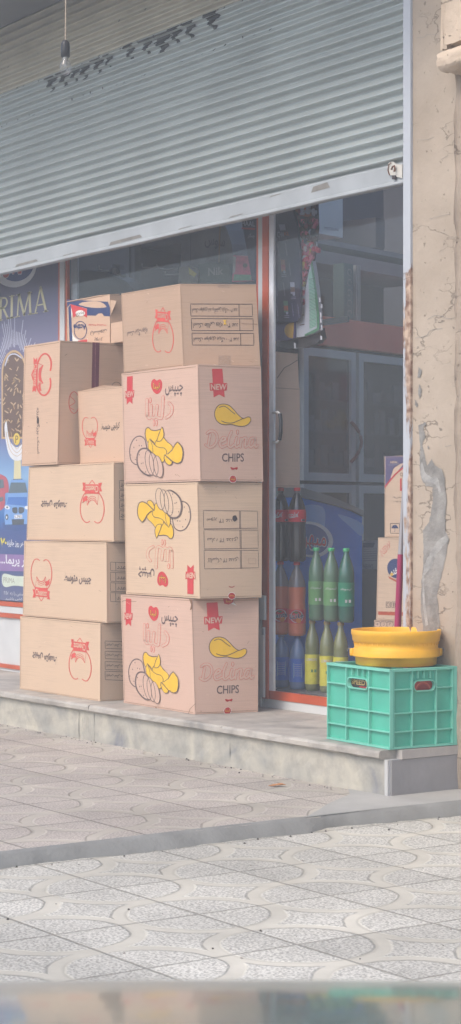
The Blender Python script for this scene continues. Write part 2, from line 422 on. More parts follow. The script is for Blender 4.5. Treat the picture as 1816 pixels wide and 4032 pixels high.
# ------------------------------------------------------------- the doorstep
SZ = .172
def marble(name, a, b2, vein):
    m, nt, b = _new(name); N, L = nt.nodes, nt.links
    tc = N.new('ShaderNodeTexCoord')
    n = N.new('ShaderNodeTexNoise'); n.inputs['Scale'].default_value = 3.2; n.inputs['Detail'].default_value = 9; n.inputs['Distortion'].default_value = 1.2
    n2 = N.new('ShaderNodeTexNoise'); n2.inputs['Scale'].default_value = 11; n2.inputs['Detail'].default_value = 8; n2.inputs['Roughness'].default_value = .7
    L.new(tc.outputs['Object'], n.inputs['Vector']); L.new(tc.outputs['Object'], n2.inputs['Vector'])
    r = N.new('ShaderNodeValToRGB'); e = r.color_ramp.elements
    e[0].position = .32; e[0].color = (*lin(vein), 1); e[1].position = .64; e[1].color = (*lin(b2), 1)
    q = r.color_ramp.elements.new(.43); q.color = (*lin(a), 1)
    L.new(n.outputs['Fac'], r.inputs['Fac'])
    mx = N.new('ShaderNodeMix'); mx.data_type = 'RGBA'; mx.blend_type = 'MULTIPLY'; mx.inputs[0].default_value = .55
    r2 = N.new('ShaderNodeValToRGB'); r2.color_ramp.elements[0].position = .35; r2.color_ramp.elements[0].color = (.62, .62, .66, 1); r2.color_ramp.elements[1].position = .55; r2.color_ramp.elements[1].color = (1, 1, 1, 1)
    L.new(n2.outputs['Fac'], r2.inputs['Fac']); L.new(r.outputs['Color'], mx.inputs[6]); L.new(r2.outputs['Color'], mx.inputs[7])
    L.new(mx.outputs[2], b.inputs['Base Color']); b.inputs['Roughness'].default_value = .6; b.inputs['Specular IOR Level'].default_value = .3
    bp = N.new('ShaderNodeBump'); bp.inputs['Strength'].default_value = .3; bp.inputs['Distance'].default_value = .004
    L.new(n2.outputs['Fac'], bp.inputs['Height']); L.new(bp.outputs['Normal'], b.inputs['Normal'])
    MATS[name] = m; return m
M_RISER = marble('marble_riser', (160, 158, 150), (188, 183, 168), (124, 127, 136))
M_SLAB = marble('marble_slab', (164, 158, 149), (184, 178, 168), (138, 134, 128))
step = thing('front_step', 'long worn marble step under the cardboard boxes and the green crate', 'step', (-2, .3, 0))
def slab(x0, x1, y0=-.022, y1=.66):
    """slab with a worn, rounded nose"""
    mb = MB(); n = 26; prof = [(y1, SZ - .034), (y0 + .008, SZ - .034), (y0, SZ - .027), (y0, SZ - .010), (y0 + .004, SZ - .003), (y0 + .014, SZ), (y1, SZ)]
    vs, fs = [], []
    for i in range(n + 1):
        x = x0 + (x1 - x0) * i / n
        for k, (y, z) in enumerate(prof):
            j = random.uniform(-.0025, .0025) if 0 < k < 5 else 0
            vs.append((x, y + j, z + (j * .6 if k in (3, 4) else 0)))
    c = len(prof)
    for i in range(n): fs += [(i * c + k, i * c + (k + 1) % c, (i + 1) * c + (k + 1) % c, (i + 1) * c + k) for k in range(c)]
    fs += [tuple(range(c - 1, -1, -1)), tuple(n * c + k for k in range(c))]
    mb.mesh(vs, fs, M_SLAB, False)
    return mb.build('tread_slab', step)
j1, j2 = xat(350, -.02), xat(872, -.02)
slab(-6.5, j1 - .004); slab(j1 + .004, j2 - .0015); slab(j2 + .0015, -.028)
def riser(x0, x1):
    mb = MB(); n = 22; z0, z1 = -.02, SZ - .034
    vs, fs = [], []
    for j in range(5):
        for i in range(n + 1):
            e = 0 if j == 4 else random.uniform(-.002, .002)
            vs.append((x0 + (x1 - x0) * i / n, .002 + e, z0 + (z1 - z0) * j / 4))
    fs = [(j * (n + 1) + i, j * (n + 1) + i + 1, (j + 1) * (n + 1) + i + 1, (j + 1) * (n + 1) + i) for j in range(4) for i in range(n)]
    mb.mesh(vs, fs, M_RISER)
    mb.box(x0, x1, .006, .62, z0, z1 - .001, M_RISER)
    return mb.build('riser_block', step)
r1, r2, r3 = xat(310, 0), xat(371, 0), xat(905, 0)
riser(-6.5, r1 - .002); riser(r1 + .002, r2 - .003); riser(r2 + .003, r3 - .001); riser(r3 + .001, -.022)
mb = MB(); mb.box(-.022, -.004, -.001, .345, -.02, SZ - .034, mat('marble_corner', (186, 186, 184), .6, .08, 9, .2))
mb.build('corner_strip', step)
mb = MB(); mb.box(-.0035, .004, .012, .345, -.02, SZ - .036, mat('step_side_grey', (150, 148, 148), .7, .14, 5, .3, 50))
mb.box(-.027, .008, .06, .345, SZ - .0345, SZ - .001, mat('step_side_pale', (178, 172, 166), .8, .1, 8, .5, 60))
mb.build('side_block', step)

# ------------------------------------------------------ pillar and side wall
def plaster(name, rgb, bump):
    m, nt, b = _new(name); N, L = nt.nodes, nt.links; c = lin(rgb)
    tc = N.new('ShaderNodeTexCoord')
    n = N.new('ShaderNodeTexNoise'); n.inputs['Scale'].default_value = 2.4; n.inputs['Detail'].default_value = 9; n.inputs['Roughness'].default_value = .62
    L.new(tc.outputs['Object'], n.inputs['Vector'])
    r = N.new('ShaderNodeValToRGB'); e = r.color_ramp.elements
    e[0].position = .3; e[0].color = (c[0] * .8, c[1] * .78, c[2] * .76, 1); e[1].position = .66; e[1].color = (*[v * 1.06 for v in c], 1)
    L.new(n.outputs['Fac'], r.inputs['Fac'])
    # fine cracks: thin level lines of a stretched noise
    mp = N.new('ShaderNodeMapping'); mp.inputs['Scale'].default_value = (2.2, 2.2, 4.4); L.new(tc.outputs['Object'], mp.inputs['Vector'])
    vo = N.new('ShaderNodeTexVoronoi'); vo.feature = 'DISTANCE_TO_EDGE'; vo.inputs['Scale'].default_value = 1.1
    nz = N.new('ShaderNodeTexNoise'); nz.inputs['Scale'].default_value = 5; nz.inputs['Detail'].default_value = 6
    L.new(mp.outputs['Vector'], nz.inputs['Vector'])
    va = N.new('ShaderNodeVectorMath'); va.operation = 'MULTIPLY_ADD'; va.inputs[1].default_value = (.5, .5, .5)
    L.new(nz.outputs['Color'], va.inputs[0]); L.new(mp.outputs['Vector'], va.inputs[2]); L.new(va.outputs[0], vo.inputs['Vector'])
    cr = N.new('ShaderNodeMapRange'); cr.inputs['From Min'].default_value = .004; cr.inputs['From Max'].default_value = .016; cr.inputs['To Min'].default_value = .55; cr.inputs['To Max'].default_value = 1
    L.new(vo.outputs['Distance'], cr.inputs['Value'])
    gate = N.new('ShaderNodeTexNoise'); gate.inputs['Scale'].default_value = 3.1; L.new(tc.outputs['Object'], gate.inputs['Vector'])
    gm = N.new('ShaderNodeMapRange'); gm.inputs['From Min'].default_value = .50; gm.inputs['From Max'].default_value = .60; L.new(gate.outputs['Fac'], gm.inputs['Value'])
    mg = N.new('ShaderNodeMix'); mg.data_type = 'FLOAT'; L.new(gm.outputs[0], mg.inputs[0]); mg.inputs[2].default_value = 1.0; L.new(cr.outputs[0], mg.inputs[3])
    # dark specks
    sp = N.new('ShaderNodeTexNoise'); sp.inputs['Scale'].default_value = 42; sp.inputs['Detail'].default_value = 2; L.new(tc.outputs['Object'], sp.inputs['Vector'])
    sr = N.new('ShaderNodeMapRange'); sr.inputs['From Min'].default_value = .25; sr.inputs['From Max'].default_value = .32; sr.inputs['To Min'].default_value = .62; sr.inputs['To Max'].default_value = 1; L.new(sp.outputs['Fac'], sr.inputs['Value'])
    mm = N.new('ShaderNodeMath'); mm.operation = 'MULTIPLY'; L.new(mg.outputs[0], mm.inputs[0]); L.new(sr.outputs[0], mm.inputs[1])
    mx = N.new('ShaderNodeMix'); mx.data_type = 'RGBA'; mx.blend_type = 'MULTIPLY'; mx.inputs[0].default_value = 1
    L.new(r.outputs['Color'], mx.inputs[6]); cc = N.new('ShaderNodeCombineColor')
    for i in range(3): L.new(mm.outputs[0], cc.inputs[i])
    L.new(cc.outputs[0], mx.inputs[7]); L.new(mx.outputs[2], b.inputs['Base Color'])
    b.inputs['Roughness'].default_value = .9; b.inputs['Specular IOR Level'].default_value = .15
    n5 = N.new('ShaderNodeTexNoise'); n5.inputs['Scale'].default_value = 16; n5.inputs['Detail'].default_value = 8; L.new(tc.outputs['Object'], n5.inputs['Vector'])
    h = N.new('ShaderNodeMath'); h.operation = 'ADD'; L.new(n5.outputs['Fac'], h.inputs[0]); L.new(mm.outputs[0], h.inputs[1])
    bp = N.new('ShaderNodeBump'); bp.inputs['Strength'].default_value = bump; bp.inputs['Distance'].default_value = .012
    L.new(h.outputs[0], bp.inputs['Height']); L.new(bp.outputs['Normal'], b.inputs['Normal'])
    MATS[name] = m; return m
PL = plaster('tan_plaster', (176, 162, 146), .45)
PL2 = plaster('rough_stucco', (166, 151, 136), .8)
BARE = mat('bare_cement', (138, 135, 130), .9, .28, 16, .9, 60, detail=9)
BARE_LT = mat('bare_cement_lime', (156, 154, 150), .9, .26, 22, .9, 60, detail=9)
WY = .35
pil = thing('plaster_pillar', 'tan plaster pillar beside the shutter with a long peeled grey patch', 'pillar', (-.15, .5, 0))
mb = MB(); n, k = 8, 90; x0, x1 = -.289, -.002
vs = [(x0 + (x1 - x0) * i / n, WY + .0012 * math.sin(j * .37 + i) + random.uniform(-.0006, .0006) - (.004 if i == 0 else 0), -.02 + 4.5 * j / k) for j in range(k + 1) for i in range(n + 1)]
fs = [(j * (n + 1) + i, j * (n + 1) + i + 1, (j + 1) * (n + 1) + i + 1, (j + 1) * (n + 1) + i) for j in range(k) for i in range(n)]
mb.mesh(vs, fs, PL, True); mb.box(x0, x1, WY + .008, .9, -.02, 4.48, PL)
mb.build('plaster', pil)
# where the plaster has come away: traced outlines, drawn 6 mm proud of the wall's waves
def jag(pts, a=3.5, n=5):
    o = []
    for i in range(len(pts)):
        p, q = pts[i], pts[(i + 1) % len(pts)]
        for t in range(n):
            f = t / n; o.append((p[0] + (q[0] - p[0]) * f + random.uniform(-a, a), p[1] + (q[1] - p[1]) * f + random.uniform(-a, a)))
    return o
mb = MB()
def on_wall(ox, oy, k):
    def fn(x, y, off):
        p = at(ox + x / k, oy + y / k, WY - .0022 - off); return p
    return fn
w1 = Art(mb, on_wall(1400, 1700, 2.788), 0)
w1.fill(jag([(712, 0), (760, 0), (765, 60), (735, 135), (770, 300), (785, 380), (835, 295), (870, 365), (945, 410), (975, 480), (985, 620), (1000, 780), (985, 950), (985, 1080), (1025, 1175), (1000, 1320), (975, 1450), (930, 1640), (895, 1780), (915, 1980), (925, 2120), (905, 2330), (760, 2330), (740, 2130), (715, 1900), (725, 1650), (745, 1400), (745, 1200), (740, 1080), (800, 1000), (830, 880), (850, 760), (845, 610), (780, 600), (725, 530), (705, 380), (710, 170), (705, 100)], 5), BARE)
w1.fill(jag([(730, 330), (770, 460), (830, 500), (905, 505), (925, 590), (955, 700), (930, 690), (890, 590), (840, 560), (760, 550), (720, 500), (712, 380)], 4), BARE_LT, 1)
w1.fill(jag([(985, 1140), (1022, 1180), (960, 1260), (880, 1350), (850, 1460), (760, 1570), (750, 1700), (775, 1950), (800, 2120), (770, 2130), (740, 1900), (735, 1600), (760, 1450), (840, 1290), (900, 1200)], 4), BARE_LT, 1)
w2 = Art(mb, on_wall(1400, 1000, 2.577), .0003)
w2.fill(jag([(640, 1150), (675, 1180), (655, 1255), (630, 1250)], 3), BARE)
w2.fill(jag([(645, 1320), (672, 1370), (665, 1440), (645, 1470), (635, 1400)], 3), BARE)
w2.fill(jag([(600, 1470), (640, 1530), (620, 1560), (605, 1530)], 3), BARE)
w2.fill(jag([(640, 1740), (710, 1705), (715, 1730), (690, 1760), (695, 1850), (670, 1930), (650, 1890)], 3), BARE)
w2.fill(jag([(730, 1945), (750, 1960), (735, 1985)], 2), BARE)
for pts in ([(730, 665), (800, 625), (870, 632), (940, 655), (1040, 642)], [(610, 852), (720, 828), (760, 775), (880, 755)], [(910, 1955), (970, 1940)]):
    w2.stroke(smooth(pts, False, 5), 4, BARE)
w3 = Art(mb, on_wall(1400, 0, 2.577), .0003)
for pts in ([(620, 385), (700, 375), (730, 350), (830, 348)], [(630, 1418), (730, 1415), (800, 1390)], [(870, 1620), (940, 1575)], [(750, 2220), (850, 2195), (960, 2170)]):
    w3.stroke(smooth(pts, False, 5), 3, BARE)
for q in ([(572, 460), (580, 470), (575, 520)], [(570, 600), (582, 640), (572, 740)], [(562, 1180), (580, 1215), (562, 1290), (548, 1390), (545, 1300)], [(560, 1465), (572, 1480), (562, 1505)]):
    w3.fill(q, INK_DARK)
mb.build('peeled_patch', pil)

nb = MB(); n, k = 30, 80
nb_y = lambda x, z: .338 + random.uniform(-.005, .005) + .01 * math.sin(z * 9 + x * 7) * .3
vs = [(0.0 + 3.2 * (i / n) ** 2, nb_y(3.2 * i / n, 4.4 * j / k) - (random.uniform(0, .014) if i == 0 else 0), -.06 + 4.5 * j / k) for j in range(k + 1) for i in range(n + 1)]
fs = [(j * (n + 1) + i, j * (n + 1) + i + 1, (j + 1) * (n + 1) + i + 1, (j + 1) * (n + 1) + i) for j in range(k) for i in range(n)]
nb.mesh(vs, fs, PL2, True); nb.box(.004, 3.2, .36, .9, -.06, 4.44, PL2)
tag(nb.build('side_wall'), 'rough tan stucco wall at the right edge, past the pillar', 'wall')

# ------- weathered stone moulding high on the pillar
ston = thing('stone_moulding', 'weathered tan stone moulding high up at the right edge of the photo', 'moulding', (.0, .3, 3.3))
M_ST = plaster('weathered_stone', (202, 184, 164), 1.0)
def rough_block(x0, x1, y0, y1, z0, z1, m, n=8, a=.006, rnd=.03):
    mb = MB(); random.seed(int(z0 * 100))
    def sh(u, v, w):
        x, y, z = x0 + (x1 - x0) * u, y0 + (y1 - y0) * v, z0 + (z1 - z0) * w
        cz = (w - .5) * 2; cx = (u - .5) * 2
        y += rnd * (abs(cz) ** 4) * (1 - v); x += -cx * rnd * .6 * (abs(cz) ** 4) if u < .5 else 0
        return Vector((x, y, z)) + Vector((random.uniform(-a, a), random.uniform(-a, a) * (1 - v), random.uniform(-a, a)))
    for fixed in ('front', 'left', 'right', 'top', 'bottom'):
        g = []
        for j in range(n + 1):
            for i in range(n + 1):
                p, q = i / n, j / n
                st = random.getstate()
                uvw = {'front': (p, 0, q), 'left': (0, 1 - p, q), 'right': (1, p, q), 'top': (p, q, 1), 'bottom': (p, 1 - q, 0)}[fixed]
                random.seed(hash((round(uvw[0] * n), round(uvw[1] * n), round(uvw[2] * n))) & 0xffff); g.append(sh(*uvw)); random.setstate(st)
        mb.mesh(g, [(j * (n + 1) + i, j * (n + 1) + i + 1, (j + 1) * (n + 1) + i + 1, (j + 1) * (n + 1) + i) for j in range(n) for i in range(n)], m, True)
    return mb
p = at(1722, 285, .24); q = at(1728, 188, .25)
rough_block(p.x, .45, .235, .352, p.z, q.z - .012, M_ST, 10, .005, .035).build('lip', ston)
rough_block(at(1735, 180, .285).x, .0, .285, .352, q.z + .004, 4.2, M_ST, 9, .004, .004).build('left_block', ston)
rough_block(.008, .45, .275, .352, q.z + .014, 4.2, M_ST, 9, .006, .004).build('right_block', ston)
random.seed(11)

# ------------------------------------------------------------- roller shutter
shut = thing('roller_shutter', 'half lowered grey metal roller shutter with a pale bottom bar', 'shutter', (-2.3, .37, 2.38))
SH_Y = .377; SX0, SX1 = -6.4, -.3015; PITCH = .0456; SZ0, SZ1 = 2.475, 3.725
M_SH = mat('shutter_zinc', (180, 187, 185), .34, .08, 2.5, .05, 30, .35, .5, 7)
def slat_y(z):
    t = ((z - SZ0) / PITCH) % 1.0
    # each slat: a rolled nose at the top, a convex belly, a tucked-in joint
    pr = ((0, 0), (.04, 0), (.29, .001), (.335, .022), (.38, .0265), (.43, .027), (.50, .0245), (.80, .014), (.95, .006), (1.0, 0))
    for (a, b), (c, d) in zip(pr, pr[1:]):
        if a <= t <= c: return SH_Y - (b + (d - b) * (t - a) / (c - a))
    return SH_Y
mb = MB(); rows = []
z = SZ0
offs = [.001, .04, .29, .335, .38, .43, .50, .80, .95, .985]
while z < SZ1:
    rows += [z + o * PITCH for o in offs]; z += PITCH
nx = 46
xs = [SX0 + (SX1 - SX0) * (i / nx) for i in range(nx + 1)]
vs = []
for r, zz in enumerate(rows):
    k = r // len(offs); rr = random.Random(k)
    ph, am = rr.uniform(0, 6), rr.uniform(.0001, .0008)
    for x in xs:
        vs.append((x, slat_y(zz) + am * math.sin(x * 2.1 + ph), zz + am * .8 * math.sin(x * 1.3 + ph * 2)))
fs = [(j * (nx + 1) + i, j * (nx + 1) + i + 1, (j + 1) * (nx + 1) + i + 1, (j + 1) * (nx + 1) + i) for j in range(len(rows) - 1) for i in range(nx)]
split = next(k for k, zz in enumerate(rows) if zz > 3.372)
mb.mesh(vs, [f for f in fs if f[0] // (nx + 1) < split], M_SH, True)
mb.mesh(vs, [f for f in fs if f[0] // (nx + 1) >= split], mat('shutter_zinc_stained', (186, 180, 164), .5, .16, 3.5, .12, 30, .25, .5, 8), True)
# cast shadows painted on the slats as dark blotches along two joints
SHADOW_DOTS = mat('shadow_and_dots', (44, 46, 52), .6, .2, 30)
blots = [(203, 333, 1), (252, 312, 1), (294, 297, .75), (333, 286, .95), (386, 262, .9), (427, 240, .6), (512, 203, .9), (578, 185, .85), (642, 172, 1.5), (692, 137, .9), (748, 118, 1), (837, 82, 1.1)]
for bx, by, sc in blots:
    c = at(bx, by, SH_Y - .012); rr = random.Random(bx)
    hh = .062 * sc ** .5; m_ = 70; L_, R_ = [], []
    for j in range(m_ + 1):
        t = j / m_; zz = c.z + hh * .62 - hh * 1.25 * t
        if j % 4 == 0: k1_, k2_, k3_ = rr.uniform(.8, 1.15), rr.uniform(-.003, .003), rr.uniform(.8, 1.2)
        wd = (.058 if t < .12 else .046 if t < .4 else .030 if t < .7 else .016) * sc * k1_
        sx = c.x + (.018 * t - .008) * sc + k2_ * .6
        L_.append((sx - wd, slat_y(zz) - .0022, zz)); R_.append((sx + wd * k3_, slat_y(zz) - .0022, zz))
    for j in range(m_): mb.face([L_[j + 1], R_[j + 1], R_[j], L_[j]], SHADOW_DOTS)
rr = random.Random(4)  # rows of small dark screw dots, same colour as the painted shadows
for row, cnt in ((3.322 + .05, 16), (3.322 - .115, 26), (3.322 + .19, 9)):
    for i in range(cnt):
        x = -4.1 + 2.9 * (i + rr.uniform(.1, .9)) / cnt; zz = row + rr.uniform(-.012, .006); r_ = rr.uniform(.003, .006)
        mb.face([(x + r_ * math.cos(a), slat_y(zz + r_ * math.sin(a)) - .002, zz + r_ * 1.3 * math.sin(a)) for a in [k * math.pi / 4 for k in range(8)]], SHADOW_DOTS)
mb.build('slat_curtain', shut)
mb = MB(); M_BAR = mat('bottom_bar_paint', (160, 164, 166), .5, .12, 5, .15, 40)
def bar(prof, x0, x1, m, mb, n=40):
    c = len(prof); rr = random.Random(3)
    vs = [(x0 + (x1 - x0) * i / n, y, z + .0012 * math.sin(i * .9)) for i in range(n + 1) for y, z in prof]
    fs = [(i * c + (k + 1) % c, i * c + k, (i + 1) * c + k, (i + 1) * c + (k + 1) % c) for i in range(n) for k in range(c)]
    fs += [tuple(range(c)), tuple(n * c + k for k in range(c - 1, -1, -1))]
    mb.mesh(vs, fs, m)
bar([(SH_Y, 2.476), (SH_Y - .010, 2.476), (SH_Y - .014, 2.468), (SH_Y - .014, 2.405), (SH_Y - .020, 2.400), (SH_Y - .032, 2.397), (SH_Y - .034, 2.388), (SH_Y - .030, 2.384), (SH_Y, 2.384)], SX0, SX1, M_BAR, mb)
GRIME = mat('bar_grime', (124, 120, 114), .7, .2, 20)
for px0, px1, h in ((60, 150, .016), (430, 560, .02), (1225, 1300, .03), (1060, 1110, .008), (700, 760, .006), (245, 300, .006), (900, 960, .008)):
    xa, xb = xat(px0, SH_Y - .015), xat(px1, SH_Y - .015)
    z0_ = 2.466 - h if px0 > 1000 else 2.408
    mb.face([(xa, SH_Y - .0150, z0_), (xb, SH_Y - .0150, z0_ + .004), (xb - .02, SH_Y - .0150, z0_ + h), (xa + .015, SH_Y - .0150, z0_ + h * .8)], GRIME)
mb.build('bottom_bar', shut)
# lock plate with its staple
lp = MB(); M_LP = mat('lock_plate_paint', (206, 202, 192), .5, .1, 12)
fy = SH_Y - .015
def plate(pts, y, t, m, mb): mb.prism([at(px, py, y) for px, py in pts], (0, t, 0), m)
plate([(1583, 648), (1560, 646), (1545, 636), (1532, 640), (1526, 655), (1527, 672), (1536, 688), (1550, 692), (1583, 702)], fy - .006, .005, M_LP, lp)
lock = lp.build('lock_plate', shut)
lp = MB(); RUSTY = mat('rusty_iron', (104, 66, 44), .7, .25, 30, .3, 60)
lp.tube([at(*q, fy - .010) for q in ((1534, 690), (1528, 672), (1530, 650), (1540, 640))], .0022, RUSTY)
lp.tube([at(*q, fy - .016) for q in ((1542, 668), (1546, 656), (1553, 654), (1556, 664), (1553, 676))], .004, RUSTY)
lp.prism([at(*q, fy - .012) for q in ((1544, 690), (1556, 690), (1556, 706), (1544, 706))], (0, .008, 0), INK_DARK)
lp.build('staple', lock)
# guide rail in white paint, rusted through lower down
def rail_mat():
    m, nt, b = _new('guide_rail_paint'); N, L = nt.nodes, nt.links
    tc = N.new('ShaderNodeTexCoord'); mp = N.new('ShaderNodeMapping'); mp.inputs['Scale'].default_value = (55, 55, 9); L.new(tc.outputs['Object'], mp.inputs['Vector'])
    n = N.new('ShaderNodeTexNoise'); n.inputs['Scale'].default_value = 1; n.inputs['Detail'].default_value = 9; n.inputs['Roughness'].default_value = .7; L.new(mp.outputs['Vector'], n.inputs['Vector'])
    sp = N.new('ShaderNodeSeparateXYZ'); L.new(tc.outputs['Object'], sp.inputs[0])
    cv = N.new('ShaderNodeValToRGB'); e = cv.color_ramp.elements      # how rusty at which height
    mr = N.new('ShaderNodeMapRange'); mr.inputs['From Min'].default_value = 0; mr.inputs['From Max'].default_value = 3.0; L.new(sp.outputs[2], mr.inputs['Value'])
    e[0].position = .12; e[0].color = (.38,) * 3 + (1,); e[1].position = .70; e[1].color = (0,) * 3 + (1,)
    for p_, v in ((.28, .56), (.40, .50), (.45, .42), (.50, .52), (.60, .68), (.672, .62), (.69, .16)): q_ = cv.color_ramp.elements.new(p_); q_.color = (v, v, v, 1)
    L.new(mr.outputs[0], cv.inputs['Fac'])
    gx = N.new('ShaderNodeMapRange'); gx.inputs['From Min'].default_value = -.317; gx.inputs['From Max'].default_value = -.272; gx.inputs['To Min'].default_value = -.14; gx.inputs['To Max'].default_value = .10; L.new(sp.outputs[0], gx.inputs['Value'])
    ad = N.new('ShaderNodeMath'); ad.operation = 'ADD'; L.new(n.outputs['Fac'], ad.inputs[0]); L.new(cv.outputs['Color'], ad.inputs[1])
    a2 = N.new('ShaderNodeMath'); a2.operation = 'ADD'; L.new(ad.outputs[0], a2.inputs[0]); L.new(gx.outputs[0], a2.inputs[1])
    st = N.new('ShaderNodeMapRange'); st.inputs['From Min'].default_value = .98; st.inputs['From Max'].default_value = 1.04; L.new(a2.outputs[0], st.inputs['Value'])
    n2 = N.new('ShaderNodeTexNoise'); n2.inputs['Scale'].default_value = 35; n2.inputs['Detail'].default_value = 5; L.new(tc.outputs['Object'], n2.inputs['Vector'])
    rr_ = N.new('ShaderNodeValToRGB'); rr_.color_ramp.elements[0].position = .35; rr_.color_ramp.elements[0].color = (*lin((112, 74, 54)), 1); rr_.color_ramp.elements[1].position = .65; rr_.color_ramp.elements[1].color = (*lin((194, 170, 148)), 1)
    L.new(n2.outputs['Fac'], rr_.inputs['Fac'])
    mx = N.new('ShaderNodeMix'); mx.data_type = 'RGBA'; mx.inputs[6].default_value = (*lin((178, 182, 188)), 1); L.new(st.outputs[0], mx.inputs[0]); L.new(rr_.outputs['Color'], mx.inputs[7])
    L.new(mx.outputs[2], b.inputs['Base Color']); b.inputs['Roughness'].default_value = .6
    bp = N.new('ShaderNodeBump'); bp.inputs['Strength'].default_value = .5; bp.inputs['Distance'].default_value = .003; L.new(st.outputs[0], bp.inputs['Height']); L.new(bp.outputs['Normal'], b.inputs['Normal'])
    return m
mb = MB(); M_RAIL = rail_mat()
mb.box(-.317, -.272, .336, .3475, SZ, 3.736, M_RAIL); mb.box(-.300, -.2895, .348, .42, SZ, 3.736, M_RAIL)
mb.box(-.330, -.3005, .395, .42, SZ, 3.736, M_RAIL)
a = Art(mb, lambda x, y, off: at(1400 + x / 2.577, 1000 + y / 2.577, .336 - off))
a.text('۲۶۷۱', [(486, 190), (548, 180), (548, 222), (486, 240)], INK_GREY, 0)
a.stroke([(486, 262), (548, 236)], 3, INK_GREY, 0)
mb.build('guide_rail', shut)

# ------------------------------------------------------------- canopy overhead
mb = MB(); mb.box(-7, .0, -.50, .9, 3.738, 3.95, mat('canopy_concrete', (120, 122, 124), .9, .1, 3, .2))
tag(mb.build('canopy'), 'dark concrete canopy over the top of the shutter, at the upper left corner', 'canopy')

# ---------------------------------------------------------------- hanging bulb
bulb = thing('hanging_bulb', 'unlit clear light bulb hanging on a thin wire before the shutter', 'light bulb', (-1.70, -.42, 3.738))
c = at(258, 195, -.42); bx, by_ = c.x, -.42
mb = MB(); mb.tube([(bx + .012, by_, 3.738), (bx + .004, by_ - .004, 3.5), (bx + .003, by_, 3.3), (bx, by_, c.z + .03)], .003, mat('flex_tan', (176, 160, 140), .6)); mb.build('wire', bulb)
mb = MB(); mb.lathe((bx, by_, c.z), [(.006, .040), (.012, .038), (.0185, .026), (.020, .004), (.020, -.030), (.017, -.034)], mat('bakelite_black', (34, 34, 38), .35), 24); mb.build('socket', bulb)
M_BULB = glass('bulb_glass', (.93, .94, .95), 1.55, .02, .10)
mb = MB(); mb.lathe((bx, by_, c.z - .034), [(.013, 0), (.014, -.012), (.022, -.026), (.026, -.042), (.024, -.058), (.016, -.072), (.006, -.078), (.0, -.079)], M_BULB, 24, cap=False); gb = mb.build('glass_envelope', bulb)
mb = MB(); mb.lathe((bx, by_, c.z - .034), [(.011, .002), (.011, -.014), (.004, -.018), (.004, -.034), (.001, -.036)], mat('bulb_cap', (186, 182, 172), .35, metal=.6), 16)
mb.tube([(bx - .011, by_, c.z - .075), (bx, by_, c.z - .066), (bx + .011, by_, c.z - .075)], .0012, GREY_PAINT); mb.build('filament', gb)

# ======================================================= SHOP FRONT AND GLASS
GY = .62                      # plane of the window frames
PANE = glass('shop_glass', (.97, .975, .985), 1.27, .03, .006)
win = thing('shop_window', 'shop window in a white and orange metal frame behind the boxes', 'window', (-2.5, GY, SZ))
X = lambda px: xat(px, .60)
mb = MB()
mb.box(X(235), X(254), .600, .622, .49, 2.75, WHITE_PAINT); mb.box(X(1017), X(1036.5), .600, .622, SZ, 2.75, WHITE_PAINT)
mb.box(X(1020), X(1033), .590, .5995, SZ, 1.30, WHITE_PAINT)
mb.box(-6.4, X(234.5), .604, .64, .505, .542, WHITE_PAINT)
mb.box(-6.4, X(1016.5), .61, .66, SZ, .188, WHITE_PAINT)
mb.build('frame', win)
mb = MB()
mb.box(X(226), X(234.8), .606, .622, .5435, 2.75, ORANGE); mb.box(X(254.2), X(261), .606, .622, .505, 2.75, ORANGE); mb.box(X(1006), X(1016.8), .606, .622, .505, 2.75, ORANGE)
mb.box(-6.4, X(225.8), .600, .64, .544, .570, ORANGE); mb.box(-6.4, X(234), .600, .64, .478, .504, ORANGE); mb.box(-6.4, X(234), .600, .64, .189, .211, ORANGE)
mb.build('trim', win)
mb = MB(); mb.box(-6.4, X(1016), .6125, .64, .2115, .4775, WHITE_PAINT); mb.build('kick_panel', win)
mb = MB(); mb.box(X(261.3), X(1005.8), .622, .626, .51, 2.75, PANE); mb.build('pane', win)
mb = MB(); mb.box(X(261.5), X(285), .63, .642, .51, 2.75, GREY_PAINT); mb.build('stile', win)

door = thing('glass_door', 'closed glass shop door in an orange frame with a pull handle', 'door', (-1.1, GY, SZ))
mb = MB()
zb = at(1085, 2755, .60).z; zt = at(1085, 2722, .60).z
mb.box(X(1037), X(1059), .594, .614, zb, 2.75, ORANGE); mb.box(X(1059.3), -.36, .598, .622, zb, zt, ORANGE)
fr = mb.build('frame', door)
mb = MB(); mb.box(X(1059.3), X(1077), .6005, .612, zt + .0005, 2.75, mat('stile_white', (226, 228, 232), .5, .1, 12, .2, 50)); mb.build('stile', door)
mb = MB(); mb.box(X(1037), -.36, .602, .66, SZ + .0005, zb - .0005, WHITE_PAINT); mb.build('sill', door)
mb = MB(); mb.box(X(1077.2), -.36, .6125, .6155, zt + .001, 2.75, PANE); mb.build('pane', door)
mb = MB(); HB = mat('handle_black', (40, 40, 44), .35, .1, 30); HC = mat('handle_chipped', (196, 196, 196), .4, .2, 30)
pts = [at(1075, 1625, .595), at(1092, 1622, .555), at(1103, 1630, .548), at(1106, 1660, .546), at(1106, 1700, .546), at(1102, 1732, .548), at(1092, 1742, .555), at(1075, 1741, .595)]
mb.tube([tuple(q) for q in pts[2:6]], .0085, HB, 10); mb.tube([tuple(q) for q in pts[:3]], .006, HC, 8); mb.tube([tuple(q) for q in pts[5:]], .006, HC, 8)
mb.build('handle', door)
mb = MB()
for y0, y1, w in ((2345, 2440, 18), (2470, 2745, 14)):
    p0, p1 = at(1028, y1, .585), at(1028 + w, y0, .585); mb.box(p0.x, p1.x, .578, .5895, p0.z, p1.z, WHITE_PAINT)
p0 = at(1033, 2500, .575); mb.box(p0.x, p0.x + .012, .572, .5775, p0.z, p0.z + .03, GREY_PAINT)
